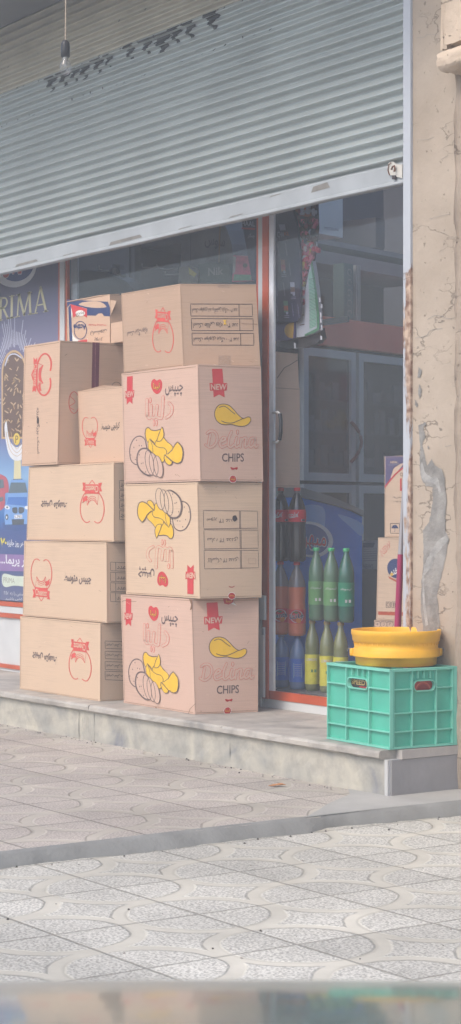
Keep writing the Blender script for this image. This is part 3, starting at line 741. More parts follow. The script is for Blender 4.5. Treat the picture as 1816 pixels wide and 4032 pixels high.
mb.build('latch_bar', door)

# ----------------------------------------------------------- the printed poster
def ramp_mat(name, z0, z1, stops):
    m, nt, b = _new(name); N, L = nt.nodes, nt.links
    tc = N.new('ShaderNodeTexCoord'); sp = N.new('ShaderNodeSeparateXYZ'); L.new(tc.outputs['Object'], sp.inputs[0])
    n = N.new('ShaderNodeTexNoise'); n.inputs['Scale'].default_value = 2.0; n.inputs['Detail'].default_value = 6; L.new(tc.outputs['Object'], n.inputs['Vector'])
    mr = N.new('ShaderNodeMapRange'); mr.inputs['From Min'].default_value = z0; mr.inputs['From Max'].default_value = z1
    ad = N.new('ShaderNodeMath'); ad.operation = 'MULTIPLY_ADD'; ad.inputs[1].default_value = .12; L.new(n.outputs['Fac'], ad.inputs[0]); L.new(sp.outputs[2], ad.inputs[2])
    L.new(ad.outputs[0], mr.inputs['Value']); r = N.new('ShaderNodeValToRGB')
    while len(r.color_ramp.elements) > 1: r.color_ramp.elements.remove(r.color_ramp.elements[0])
    for i, (p_, c_) in enumerate(stops):
        c_ = tuple(v * .9 for v in c_)
        e = r.color_ramp.elements[0] if i == 0 else r.color_ramp.elements.new(p_); e.position = p_; e.color = (*lin(c_), 1)
    L.new(mr.outputs[0], r.inputs['Fac']); L.new(r.outputs['Color'], b.inputs['Base Color']); b.inputs['Roughness'].default_value = .38
    MATS[name] = m; return m
PY = .610
pz = lambda y: at(40, y, PY).z
PZ0, PZ1 = pz(2366), pz(1040)
pt = lambda y: (pz(y) + .06 - PZ0) / (PZ1 - PZ0)
M_POST = ramp_mat('poster_print', PZ0, PZ1, [(0, (112, 118, 150)), (pt(2250), (88, 100, 146)), (pt(2100), (76, 98, 156)), (pt(2050), (64, 116, 184)), (pt(1980), (96, 150, 212)), (pt(1880), (150, 190, 228)), (pt(1830), (132, 170, 216)), (pt(1700), (112, 116, 166)), (pt(1500), (120, 116, 156)), (pt(1350), (124, 120, 150)), (pt(1200), (104, 100, 136)), (1.0, (92, 90, 126))])
mb = MB(); xl = -5.3
mb.box(xl, X(225.5), PY, PY + .002, PZ0, 2.6, M_POST)
A = Art(mb, lambda x, y, off: at(x, y, PY - off), .0006, .0003)
P = lambda n, c: mat('poster_' + n, c, .4, .05, 12)
CREAM, WHT, BLU, REDP = P('cream', (206, 198, 160)), P('white', (214, 216, 220)), P('logo_blue', (58, 78, 140)), P('red', (186, 70, 74))
A.fill(ell(54, 1042, 90, 90, n=40), WHT, 0); A.fill(ell(60, 1028, 76, 80, n=40), BLU, 1)
A.text('میهن', [(5, 990), (115, 965), (115, 1082), (5, 1100)], WHT, 2, .06); A.text('میهن', [(8, 992), (112, 968), (112, 1078), (8, 1096)], REDP, 3, .03)
def serif(strokes):
    for (x0_, y0_), (x1_, y1_), w in strokes: A.stroke([(x0_, y0_), (x1_, y1_)], w, CREAM, 2)
def foot(x, y, w=9): A.stroke([(x - w, y + 2), (x + w, y - 2)], 3.5, CREAM, 2)
serif([((160, 1131), (139, 1233), 5), ((160, 1131), (181, 1225), 9), ((146, 1203), (172, 1197), 5)]); foot(139, 1234); foot(181, 1226)
serif([((74, 1160), (69, 1246), 5), ((75, 1160), (95, 1240), 9), ((95, 1240), (115, 1152), 5), ((116, 1152), (120, 1236), 9)]); foot(69, 1247); foot(121, 1237); foot(72, 1160, 7); foot(117, 1152, 7)
serif([((47, 1166), (46, 1251), 9)]); foot(46, 1252); foot(47, 1166)
serif([((4, 1174), (2, 1260), 9)]); foot(2, 1261); A.stroke(smooth([(4, 1174), (22, 1174), (28, 1190), (20, 1208), (3, 1214)], False), 6, CREAM, 2); serif([((12, 1212), (31, 1253), 8)]); foot(32, 1254, 6)
serif([((-42, 1182), (-43, 1270), 9)]); foot(-43, 1271); A.stroke(smooth([(-42, 1182), (-22, 1182), (-17, 1200), (-24, 1218), (-42, 1224)], False), 6, CREAM, 2)
RAY = P('ray', (186, 188, 204)); rr = random.Random(5)
for i in range(64):
    t = math.radians(28 + 300 * i / 63) ; dx, dy = math.cos(t), -math.sin(t)
    if dy > .55: continue
    r0, r1_ = 1.12 + rr.uniform(0, .12), 1.25 + rr.uniform(.05, .55)
    A.stroke([(58 + dx * 52 * r0, 1510 + dy * 128 * r0), (58 + dx * 58 * r1_, 1510 + dy * 150 * r1_)], 2.6, RAY, 1)
CHO, CHO2, NUT = P('chocolate', (104, 82, 72)), P('caramel_edge', (190, 160, 120)), P('nut', (206, 178, 140))
barp = [(12, 1720)] + [(12 + (1 - math.cos(math.radians(a))) * 44, 1475 - math.sin(math.radians(a)) * 88) for a in range(0, 181, 12)] + [(100, 1720)]
A.fill([(56 + (x - 56) * 1.14, 1560 + (y - 1560) * 1.05) for x, y in barp], CHO2, 1); A.fill(barp, CHO, 2)
for i in range(58):
    x, y = rr.uniform(18, 94), rr.uniform(1405, 1700)
    if ((x - 56) / 40) ** 2 + ((y - 1475) / 80) ** 2 > 1 and y < 1475: continue
    a_ = rr.uniform(-1.2, 1.2); l_ = rr.uniform(5, 13)
    A.stroke([(x, y), (x + l_ * math.sin(a_), y + l_ * math.cos(a_) * 1.4)], rr.uniform(2.5, 5), NUT if i % 3 else CHO2, 3)
A.stroke(smooth([(20, 1440), (35, 1402), (60, 1394), (85, 1410)], False), 5, RAY, 3)
A.fill([(57, 1790), (82, 1790), (84, 1960), (52, 1960)], CREAM, 1)
A.fill(smooth([(18, 1690), (26, 1660), (34, 1720), (50, 1752), (72, 1760), (100, 1730), (112, 1680), (120, 1700), (112, 1770), (88, 1808), (56, 1812), (32, 1780)]), WHT, 4)
for k_ in (0, 14, 28): A.stroke(smooth([(24 + k_ * .7, 1700), (38 + k_ * .5, 1768 - k_ * .8), (68, 1796 - k_), (100 - k_ * .6, 1765 - k_ * .8)], False), 1.8, CHO2, 5)
A.fill(ell(66, 1729, 13, 24), P('coin', (214, 186, 84)), 5); A.text('P', [(61, 1715), (72, 1715), (72, 1745), (61, 1745)], CHO, 6)
k8 = lambda pts: [(x / 3.677, 1700 + y / 3.677) for x, y in pts]
CARB, CARD_, CARW, CARG, CARR = P('car_blue', (116, 156, 208)), P('car_deep_blue', (78, 120, 186)), P('car_window', (96, 112, 122)), P('car_grille', (84, 92, 100)), P('car_red', (176, 92, 104))
A.fill(k8(smooth([(-70, 640), (60, 640), (110, 700), (128, 800), (120, 880), (75, 900), (65, 1090), (-70, 1120)], True, 3)), CARR, 1); A.fill(k8([(-50, 690), (50, 690), (62, 810), (-50, 830)]), CARW, 2); A.fill(k8([(-50, 960), (50, 940), (45, 1000), (-50, 1030)]), CARW, 2)
A.fill(k8([(40, 1330), (75, 1300), (430, 1300), (450, 1400), (240, 1440), (60, 1410)]), P('road_shadow', (70, 92, 140)), 1)
A.fill(k8([(165, 690), (345, 690), (385, 760), (405, 880), (412, 1010), (420, 1100), (415, 1335), (75, 1345), (62, 1200), (75, 1080), (110, 950), (125, 880), (150, 740)]), CARB, 2)
A.fill(k8([(160, 735), (368, 735), (400, 880), (122, 890)]), CARW, 3); A.stroke(k8([(195, 690), (325, 685)]), 2.6, CARG, 4)
A.fill(k8([(122, 945), (395, 945), (385, 1075), (100, 1050)]), CARD_, 3); A.fill(k8(ell(105, 1095, 40, 26, 20)), WHT, 3); A.fill(k8(ell(388, 1098, 30, 24)), WHT, 3); A.fill(k8(ell(105, 1095, 16, 14)), CARW, 4)
A.fill(k8(smooth([(182, 1105), (215, 1095), (250, 1100), (254, 1165), (232, 1182), (200, 1178), (180, 1150)])), CARG, 3); A.fill(k8(smooth([(346, 1105), (310, 1092), (274, 1100), (270, 1165), (292, 1182), (326, 1176), (350, 1150)])), CARG, 3)
A.fill(k8([(208, 1205), (322, 1200), (324, 1253), (210, 1258)]), WHT, 4); A.text('K ZP850', k8([(216, 1212), (316, 1208), (318, 1246), (218, 1251)]), CARG, 5)
A.fill(k8([(170, 1268), (352, 1265), (345, 1345), (180, 1350)]), CARG, 3); A.fill(k8(ell(100, 1235, 22, 42)), CARG, 3); A.fill(k8(ell(98, 1240, 9, 20)), WHT, 4)
A.text('هر روز جایزه', [(29, 2122), (93, 2130), (93, 2157), (29, 2154)], WHT, 2, .02); A.text('۷۰', [(2, 2116), (27, 2120), (27, 2151), (2, 2152)], P('yellow', (218, 202, 70)), 2, .05)
A.fill([(-340, 2170), (226, 2189), (226, 2252), (-340, 2242)], P('purple', (136, 112, 160)), 1)
A.text('شور پریما...', [(2, 2182), (136, 2192), (136, 2240), (2, 2232)], WHT, 2, .02)
A.fill(smooth([(8, 2275), (14, 2260), (30, 2260), (60, 2268), (140, 2274), (140, 2312), (60, 2306), (24, 2312), (10, 2300)]), P('pale_green', (196, 206, 190)), 1)
A.text('PRIMA', [(14, 2272), (58, 2277), (58, 2297), (14, 2294)], P('grey_letter', (150, 150, 140)), 2)
A.text('چوب بستنی را به ۲۵۸', [(16, 2326), (130, 2334), (130, 2352), (16, 2346)], WHT, 2); A.text('قرعه کشی باشید', [(22, 2351), (120, 2355), (120, 2366), (22, 2364)], WHT, 2)
tag(mb.build('poster'), 'blue and mauve ice cream poster with cars on the window at the left edge', 'poster')

# ======================================================================= CARTONS
RUBBISH = []
def carton(name, label, A0, B0, C0, z0, z1, m, A1=None, B1=None, C1=None, group=None, flap=True):
    """A front-left, B near corner, C right-back corner (plan); A1.. the same at the top"""
    A1, B1, C1 = A1 or A0, B1 or B0, C1 or C0
    V3 = lambda p, z: Vector((p[0], p[1], z))
    D0, D1 = (A0[0] + C0[0] - B0[0], A0[1] + C0[1] - B0[1]), (A1[0] + C1[0] - B1[0], A1[1] + C1[1] - B1[1])
    mb = MB()
    front = Face(V3(A1, z1), V3(B1, z1), V3(B0, z0), V3(A0, z0)); right = Face(V3(B1, z1), V3(C1, z1), V3(C0, z0), V3(B0, z0), .002)
    back = Face(V3(C1, z1), V3(D1, z1), V3(D0, z0), V3(C0, z0)); left = Face(V3(D1, z1), V3(A1, z1), V3(A0, z0), V3(D0, z0))
    for f in (front, right): f.grid(mb, m)
    for f in (back, left): f.grid(mb, m, 4)
    top = Face(V3(D1, z1), V3(C1, z1), V3(B1, z1), V3(A1, z1), .001); top.grid(mb, m, 4)
    mb.face([V3(A0, z0), V3(D0, z0), V3(C0, z0), V3(B0, z0)], m)
    # creased edges: a thin raw line along the top and the near corner
    rr = random.Random(label); CR = mat('card_crease', (150, 118, 94), .9, .1, 20); SC = mat('card_scuff', (214, 190, 166), .9, .1, 20)
    sqr = [(0, 0), (1, 0), (1, 1), (0, 1)]
    for f in (front, right):
        a = f.art(mb, sqr)
        a.stroke([(.012 + rr.uniform(0, .006), .03), (.010 + rr.uniform(0, .006), .97)], .0035, CR, 0); a.stroke([(.02, .012), (.98, .014 + rr.uniform(0, .006))], .004, CR, 0); a.stroke([(.02, .988), (.98, .986)], .004, CR, 0)
        for k in range(7):
            x, y = rr.uniform(.04, .96), rr.choice((rr.uniform(.02, .10), rr.uniform(.90, .98), rr.uniform(.1, .9))); l_, t_ = rr.uniform(.01, .05), rr.uniform(-.6, .6)
            a.stroke([(x, y), (min(.99, x + l_ * math.cos(t_)), min(.99, max(.01, y + l_ * math.sin(t_))))], rr.uniform(.002, .005), rr.choice((CR, SC, SC)), 0)
    loc = ((A0[0] + C0[0]) / 2, (A0[1] + C0[1]) / 2, z0)
    def done(extra=None):
        o = mb.build(name, None, loc); tag(o, label, 'cardboard box', group)
        return o
    return mb, front, right, done
def xy(px, y): return (xat(px, y), y)

# ---- drawings shared by several cartons
def emblem(a, q, m=INK_RED2, paper=None, lv=0):
    """egg-shaped ring over a ribbon with the maker's name; q = UL, UR, LR, LL of the emblem"""
    M = lambda x, y: bil(q, (x - 150) / 287, 1 - (y - 265) / 548)
    S = lambda pts: [M(*p) for p in pts]
    sc = (Vector(q[1]) - Vector(q[0])).length / 287
    a.stroke(S(smooth([(268, 286), (240, 268), (205, 275), (172, 330), (153, 420), (158, 515), (180, 590), (212, 645)], False)), 11 * sc, m, lv)
    a.stroke(S(smooth([(325, 290), (350, 274), (385, 283), (420, 340), (437, 430), (430, 530), (405, 610), (378, 655)], False)), 11 * sc, m, lv)
    a.fill(S([(205, 630), (290, 640), (382, 642), (384, 765), (290, 760), (213, 752)]), m, lv + 1)
    a.fill(S([(172, 660), (204, 664), (212, 752), (220, 768), (172, 772), (190, 715)]), m, lv); a.fill(S([(383, 676), (412, 684), (402, 735), (412, 792), (366, 784), (383, 768)]), m, lv)
    a.stroke(S([(262, 764), (293, 812), (326, 770)]), 9 * sc, m, lv)
    for k_ in range(3): a.stroke(S(smooth([(232 + 8 * k_, 500 + 40 * k_), (262, 545 + 26 * k_), (295, 560 + 24 * k_), (330, 540 + 26 * k_), (352 - 8 * k_, 495 + 40 * k_)], False)), (9 - 1.5 * k_) * sc, m, lv)
    a.stroke(S([(232, 500), (215, 628)]), 4 * sc, m, lv); a.stroke(S([(352, 495), (372, 638)]), 4 * sc, m, lv)
    for k_ in range(2): a.fill(S(smooth([(345, 560 + 34 * k_), (380, 548 + 34 * k_), (408, 522 + 34 * k_), (398, 566 + 30 * k_), (362, 590 + 26 * k_)])), m, lv)
    a.text('Cheetoz', S([(216, 652), (374, 664), (372, 748), (218, 738)]), paper or K_TAN, lv + 2, .015)
def new_ribbon(a, strip, badge, tq, paper, m=INK_RED):
    a.fill(strip, m, 0); cx, cy = sum(p[0] for p in badge) / 4, sum(p[1] for p in badge) / 4
    a.fill(badge, m, 1); a.text('NEW', tq, paper, 2, .025)
DL_F = [(-7, 137), (1080, 14), (1124, 1675), (40, 1686)]
def crisps_front(face, mb, flip, paper):
    a = face.art(mb, DL_F, flip)
    new_ribbon(a, [(78, 178), (165, 172), (165, 568), (120, 530), (76, 578)], [(50, 388), (192, 370), (184, 472), (55, 488)], [(56, 396), (186, 382), (178, 462), (60, 476)], paper)
    a.fill(smooth([(520, 238), (482, 216), (445, 250), (442, 330), (480, 400), (525, 428), (572, 400), (597, 330), (595, 258), (562, 220)]), INK_RED, 0)
    a.text('لینا', [(468, 268), (568, 262), (568, 372), (470, 380)], INK_DARK, 1, .035); a.text('لینا', [(472, 272), (564, 266), (564, 368), (474, 376)], INK_YEL, 2, .0)
    a.text('چیپس', [(642, 306), (890, 300), (890, 462), (642, 470)], INK_GREY, 0, .012)
    st = [[(382, 505), (385, 735)], smooth([(385, 735), (410, 768), (438, 745), (447, 595)], False), smooth([(440, 745), (475, 765), (512, 740), (530, 595)], False), smooth([(512, 740), (555, 768), (600, 745), (614, 472)], False), smooth([(702, 560), (742, 620), (728, 715), (660, 768)], False)]
    dots = [ell(430, 515, 19, 40), ell(487, 842, 16, 44), ell(525, 842, 16, 44)]
    for s_ in st: a.stroke(s_, 44, INK_RED2, 0)
    for d in dots: a.fill(d, INK_RED2, 0)
    for s_ in st: a.stroke(s_, 34, paper, 1)
    for d in dots:
        cx, cy = sum(p[0] for p in d) / len(d), sum(p[1] for p in d) / len(d); a.fill([(cx + (x - cx) * .62, cy + (y - cy) * .82) for x, y in d], paper, 1)
    def blob(pts, fillm, w, lv, sm=True):
        p = smooth(pts) if sm else pts
        a.fill(p, fillm, lv); a.stroke(p, w, INK_GREY, lv, True)
    blob([(270, 1022), (190, 1060), (135, 1160), (125, 1260), (150, 1370), (225, 1425), (300, 1400), (380, 1250), (375, 1160), (345, 1060)], paper, 15, 0)
    for x, y in ((230, 1080), (190, 1180), (270, 1155), (305, 1158), (145, 1285), (210, 1350)): a.fill(ell(x, y, 6, 10), INK_GREY, 1)
    blob(smooth([(378, 912), (410, 903), (450, 938), (510, 946), (590, 930)], False, 4) + [(510, 1140), (470, 1100), (430, 1062), (400, 1118)] + smooth([(372, 1070), (358, 1000), (364, 940)], False, 4), INK_YEL, 13, 1, False)
    blob([(615, 1010), (630, 1048), (680, 1110), (738, 1158), (756, 1215), (680, 1290), (560, 1230), (505, 1150), (530, 1080)], INK_YEL, 9, 2)
    blob(smooth([(607, 893), (628, 960), (628, 1030), (590, 1092), (530, 1100)], False, 4) + [(560, 1000)], INK_YEL, 10, 3, False)
    blob([(430, 1062)] + smooth([(470, 1110), (520, 1165), (575, 1188), (640, 1198), (672, 1250), (652, 1330), (630, 1385), (598, 1395)], False, 4) + [(520, 1300), (470, 1262), (410, 1205), (405, 1120)], INK_YEL, 9, 4, False)
    a.stroke(smooth([(440, 1080), (468, 1160), (478, 1250)], False), 6, INK_GREY, 5)
    blob(smooth([(825, 1112), (878, 1175), (900, 1270), (878, 1385), (820, 1415), (755, 1388)], False, 4) + [(645, 1290), (690, 1280), (745, 1230), (790, 1150)], INK_YEL, 14, 5, False)
    blob(smooth([(643, 1290), (700, 1345), (752, 1392)], False, 3) + smooth([(745, 1425), (705, 1438), (660, 1400), (638, 1340)], False, 4), INK_YEL, 11, 6, False)
    blob([(385, 1200), (310, 1205), (262, 1255), (243, 1360), (268, 1465), (335, 1540), (415, 1578), (470, 1540), (480, 1400), (440, 1250)], paper, 22, 6)
    for cx, cy, rx, ry in ((430, 1400, 58, 175), (490, 1425, 58, 165), (555, 1458, 62, 155)): blob(ell(cx, cy, rx, ry, -10, 24), paper, 9, 7)
    for x, y in ((280, 1285), (375, 1270), (310, 1410), (335, 1402), (372, 1528)): a.fill(ell(x, y, 6, 10), INK_GREY, 8)
DL_R = [(34, 17), (1108, 30), (1147, 1976), (86, 1985)]
def crisps_side(face, mb, flip, paper):
    a = face.art(mb, DL_R, flip)
    new_ribbon(a, [(275, 88), (450, 84), (488, 568), (395, 520), (303, 572)], [(233, 328), (532, 325), (522, 450), (240, 460)], [(252, 346), (524, 340), (514, 440), (256, 446)], paper)
    out = smooth([(470, 680), (390, 700), (335, 770), (318, 860), (345, 950), (410, 1010), (500, 1028), (600, 1022), (680, 1040), (780, 1052), (870, 1025), (925, 965), (925, 905), (880, 890), (800, 915), (720, 860), (640, 770), (560, 700)])
    a.fill(out, INK_YEL, 0); a.stroke(out, 12, INK_GREY, 1, True)
    a.stroke(smooth([(400, 740), (460, 715), (520, 735), (600, 800), (660, 845)], False), 12, INK_GREY, 1); a.stroke(smooth([(435, 965), (520, 995), (620, 995), (720, 955), (800, 915)], False), 12, INK_GREY, 1)
    S = [smooth(p, False) for p in ([(195, 1178), (240, 1142), (310, 1145), (358, 1210), (355, 1310), (305, 1385), (235, 1412), (172, 1372)], [(248, 1195), (228, 1290), (215, 1385)], [(432, 1315), (500, 1275), (478, 1240), (432, 1275), (408, 1350), (440, 1408), (520, 1375)], [(605, 1140), (560, 1250), (552, 1370), (590, 1408), (645, 1360)], [(692, 1240), (666, 1345), (688, 1405), (735, 1370)], [(765, 1255), (752, 1400)], [(757, 1330), (800, 1255), (848, 1245), (836, 1340), (842, 1402), (888, 1365)], [(1000, 1245), (935, 1255), (902, 1340), (930, 1400), (985, 1345), (1012, 1240), (1000, 1350), (1020, 1400), (1050, 1365)])]
    for s_ in S: a.stroke(s_, 46, INK_RED2, 0)
    a.fill(ell(706, 1150, 24, 42), INK_RED2, 0)
    for s_ in S: a.stroke(s_, 35, paper, 1)
    a.fill(ell(706, 1150, 17, 35), paper, 1)
    a.text('CHIPS', [(446, 1510), (816, 1504), (816, 1645), (446, 1652)], INK_GREY, 0, .012)
    a.fill(smooth([(590, 1740), (645, 1752), (706, 1738), (698, 1780), (660, 1772), (630, 1786), (600, 1775)]), RUBY, 0)
    a.fill(ell(630, 1942, 66, 64), PRINT_WHITE, 0); a.fill(ell(630, 1940, 58, 58), RUBY, 1); a.text('لینا', [(590, 1905), (668, 1905), (668, 1965), (590, 1965)], INK_YEL, 2)
def stick_tape(a, cx, y0, y1):
    a.fill(smooth([(cx - 24, y0), (cx, y0 + 12), (cx + 24, y0), (cx + 14, y0 + 14), (cx - 14, y0 + 14)]), RUBY, 0)

# ---- the right-hand stack of four
DZ = [SZ + .001, .684, .688, 1.207, 1.211, 1.733, 1.737, 2.115]
GR = 'snack cartons stacked on the step'
# bottom one, its upper left corner crushed outwards
A0 = tuple(atz(488, 2768, SZ)[:2]); B0 = tuple(atz(768, 2814, SZ)[:2]); C0 = tuple(atz(1016, 2804, SZ)[:2])
mbx, fr_, ri_, done = carton('cardboard_box', 'pinkish crisp carton with crushed upper corner at the foot of the right-hand stack', A0, B0, C0, DZ[0], DZ[1], K_PINK, xy(476, .165), xy(753, .165), xy(1019, .46), GR)
crisps_front(fr_, mbx, False, K_PINK); crisps_side(ri_, mbx, False, K_PINK)
a = fr_.seen(mbx, 460, 1860, 1.933); a.stroke([(40, 985), (60, 975), (150, 985)], 3, CARD_EDGE, 0); a.fill([(553, 965), (575, 970), (575, 1040), (560, 1055), (570, 1010)], CARD_EDGE, 0)
a.stroke([(600, 1760), (560, 1800), (545, 1842)], 3, CARD_EDGE, 0); a.stroke([(300, 1790), (302, 1800)], 9, CARD_EDGE, 0)
b1 = done()
mb = MB(); a = ri_.seen(mb, 460, 1860, 1.933)
a.fill([(790, 958), (870, 954), (860, 990), (830, 1005), (800, 998)], RUBY, 1); a.text('لینا', [(812, 966), (852, 962), (850, 990), (812, 994)], INK_YEL, 2); a.fill([(850, 1000), (890, 1012), (860, 985)], PRINT_WHITE, 0)
mb.build('torn_tape', b1, b1.location[:])
mbx, fr_, ri_, done = carton('cardboard_box', 'upside down crisp carton, second from the bottom of the right-hand stack', xy(497, .175), xy(787, .165), xy(1030, .46), DZ[2], DZ[3], K_TAN, xy(489, .172), xy(776, .165), xy(1033, .46), GR)
crisps_front(fr_, mbx, True, K_TAN)
a = ri_.art(mbx, [(612, 19), (1147, 2), (1137, 950), (638, 965)])
for (x0_, y0_, x1_, y1_, xd, t) in ((663, 248, 1106, 388, 960, 'سوپر ۲۴ عددی'), (668, 405, 1109, 552, 964, 'ساده ۲۴ عددی'), (670, 572, 1111, 714, 966, 'کلاسیک ۲۴ عددی')):
    a.stroke([(x0_, y0_), (x1_, y0_ - 10), (x1_ + 2, y1_ - 9), (x0_ + 4, y1_ + 9)], 4, INK_GREY, 0, True); a.stroke([(xd - 4, y0_ - 6), (xd - 2, y1_)], 4, INK_GREY, 0); a.stroke([(xd + 5, y0_ - 6), (xd + 7, y1_)], 4, INK_GREY, 0)
    ym = (y0_ + y1_) / 2; a.text(t, [(xd - 20, ym + 26), (x0_ + 28, ym + 28), (x0_ + 28, ym - 18), (xd - 20, ym - 24)], INK_GREY, 1)
a.fill(smooth([(905, 285), (925, 280), (936, 300), (928, 325), (908, 325), (898, 305)]), INK_DARK, 2)
a.rect(1030, 628, 1090, 672, 3, K_DULL, 0)
a.fill(smooth([(868, 858), (895, 866), (920, 856), (905, 870), (882, 870)]), RUBY, 0); a.fill(ell(894, 940, 32, 30), PRINT_WHITE, 0); a.fill(ell(894, 940, 28, 26), RUBY, 1); a.text('لینا', [(914, 950), (878, 950), (878, 932), (914, 932)], INK_YEL, 2)
done()
mbx, fr_, ri_, done = carton('cardboard_box', 'upright pinkish crisp carton, second from the top of the right-hand stack', xy(490, .17), xy(789, .165), xy(1037, .46), DZ[4], DZ[5], K_PINK, xy(479, .17), xy(778, .165), xy(1028, .46), GR)
crisps_front(fr_, mbx, False, K_PINK); crisps_side(ri_, mbx, False, K_PINK); done()
mbx, fr_, ri_, done = carton('cardboard_box', 'carton with a three row table on its end, topmost of the right-hand stack', xy(488, .175), xy(721, .20), xy(1026, .50), DZ[6], DZ[7], K_DULL, xy(478, .175), xy(708, .20), xy(1008, .50), GR)
a = fr_.art(mbx, [(-4, 120), (475, 21), (508, 700), (17, 770)])
emblem(a, [(440, 590), (262, 596), (272, 224), (420, 218)], INK_RED2, K_DULL)
a.text('اسنک بزرگ ویژه', [(222, 452), (48, 478), (48, 425), (222, 385)], INK_GREY, 0, .01)
a = ri_.art(mbx, [(481, 21), (1114, 32), (1151, 700), (508, 700)])
for (q, xd, t) in (([(570, 188), (1083, 193), (1085, 292), (573, 287)], 972, 'اسنک موتوری تند و آتشین بزرگ - ۳۰ عدد'), ([(577, 308), (1090, 312), (1091, 408), (580, 407)], 978, 'اسنک طلایی ویژه - ۳۰ عدد'), ([(582, 428), (1095, 431), (1096, 527), (585, 525)], 985, 'اسنک موتوری بزرگ - ۳۰ عدد')):
    a.stroke(q, 5, INK_DARK, 0, True); a.stroke([(xd, q[0][1] + 3), (xd + 2, q[3][1] + 3)], 5, INK_DARK, 0)
    y0_ = (q[0][1] + q[3][1]) / 2; a.text(t, [(xd - 12, y0_ + 28), (q[0][0] + 14, y0_ + 28), (q[0][0] + 14, y0_ - 22), (xd - 12, y0_ - 20)], INK_DARK, 1, .008)
a.fill([(840, 322), (868, 320), (858, 340), (870, 358), (845, 358), (850, 340)], INK_YEL, 2); a.stroke([(995, 352), (1125, 356)], 3, CARD_EDGE, 0)
t4 = done()
mb = MB(); a = ri_.art(mb, [(481, 21), (1114, 32), (1151, 700), (508, 700)])
TAPE = glass('clear_tape', (.9, .88, .85), 1.5, .12)
a.fill([(790, 24), (900, 26), (895, 62), (800, 60)], TAPE, 1); mb.build('clear_tape', t4, t4.location[:])
mb = MB(); a = ri_.art(mb, [(481, 21), (1114, 32), (1151, 700), (508, 700)]); a.fill([(800, 610), (905, 612), (910, 702), (800, 702)], TAPE, 1)
mb.build('clear_tape', t4, t4.location[:])

# ---- the left-hand stack
BZ = [SZ + .001, .545, .549, .931, .935, 1.311, 1.315]
GL = 'snack cartons stacked on the step'
def mid_box(label, pa, pb, pa1, pb1, ya, yb, z0, z1, flip, rows, word, depth=.40, tbl=None):
    A0, B0 = xy(pa, ya), xy(pb, yb); C0 = (B0[0] + .01, B0[1] + depth)
    A1, B1 = xy(pa1, ya), xy(pb1, yb); C1 = (B1[0] + .01, B1[1] + depth)
    mbx, f, r, done = carton('cardboard_box', label, A0, B0, C0, z0, z1, K_TAN, A1, B1, C1, GL)
    a = f.art(mbx, [(53, 30), (1123, 53), (1130, 1107), (33, 1004)], flip)
    emblem(a, [(150, 262), (437, 272), (437, 822), (150, 812)], INK_RED2, K_TAN)
    a.text('چیپس متوسط', [(600, 440), (942, 470), (942, 620), (600, 606)], INK_GREY, 0, .03)
    a = r.seen(mbx, 0, 1800, 2.231)
    x0_, x1_, xd, words = tbl
    for (y0_, y1_) in rows:
        a.stroke([(x0_, y0_), (x1_, y0_ + 8), (x1_, y1_ + 8), (x0_ + 3, y1_)], 4, INK_GREY, 0, True)
        if xd: a.stroke([(xd, y0_ + 2), (xd + 2, y1_ + 2)], 4, INK_GREY, 0)
        ym = (y0_ + y1_) / 2 + 4
        q = [((xd or x0_) + 10, ym - 17), (x1_ - 12, ym - 14), (x1_ - 12, ym + 20), ((xd or x0_) + 10, ym + 17)]
        if words[1]: q = [q[2], q[3], q[0], q[1]]
        a.text(words[0], q, INK_GREY, 1, .01)
    a = f.seen(mbx, 0, 1800, 2.231)
    return mbx, f, r, done
_, _, _, dn = mid_box('tan carton with upside down print at the foot of the left-hand stack', 78, 394, 80, 395, .112, .106, BZ[0], BZ[1], True, ((1615, 1680), (1705, 1770), (1795, 1865), (1880, 1955)), None, .40, (922, 1150, None, ('چیپس نمکی متوسط', True))); dn()
_, _, _, dn = mid_box('tan carton with upright red emblem in the middle of the left-hand stack', 90, 421, 96, 419, .12, .118, BZ[2], BZ[3], False, ((922, 998), (1012, 1090), (1103, 1178), (1190, 1268)), None, .40, (968, 1170, 1015, ('۴۰ عدد', False))); dn()
_, _, _, dn = mid_box('tan carton with upside down emblem under the tall carton, left-hand stack', 105, 448, 114, 448, .145, .14, BZ[4], BZ[5], True, ((205, 280), (292, 368), (382, 455), (470, 548)), None, .40, (1048, 1190, None, ('چیپس', True))); dn()
# tall carton on end, with purple tape
yA = .135; A0, B0 = xy(85, yA), xy(226, yA - .004); C0 = (B0[0] + .03, B0[1] + .42); zT = at(237, 1341, yA).z
mbx, fr_, ri_, done = carton('cardboard_box', 'tall carton on end with sideways emblem and purple tape, top of left-hand stack', A0, B0, C0, BZ[6], zT, K_PALE, xy(96, yA), xy(237, yA - .004), (xat(237, yA) + .03, C0[1]), GL)
a = fr_.art(mbx, [(86, -11), (843, -100), (784, 2529), (27, 2545)])
emblem(a, [(672, 160), (660, 1050), (255, 1055), (262, 165)], INK_RED2, K_PALE)
a.text('اسنک بزرگ ویژه', [(432, 1310), (432, 2285), (360, 2285), (358, 1310)], INK_GREY, 0, .012)
a.fill(smooth([(375, 1540), (410, 1520), (412, 1640), (375, 1640)]), INK_DARK, 1); a.fill(ell(582, 1638, 9, 9), INK_GREY, 0); a.stroke([(125, 0), (95, 900), (75, 1700)], 4, CARD_EDGE, 0)
a = ri_.seen(mbx, 0, 1000, 2.231)
a.stroke(ell(650, 1305, 45, 95), 6, INK_RED2, 0, True); a.stroke(smooth([(615, 1250), (660, 1300), (610, 1340), (650, 1370)], False), 5, INK_RED2, 0); a.stroke(ell(1025, 1165, 40, 40), 4, INK_GREY, 0, True)
tall = done()
mb = MB(); a = ri_.seen(mb, 0, 1000, 2.231); M_TP = mat('purple_tape', (112, 52, 70), .35, .12, 30)
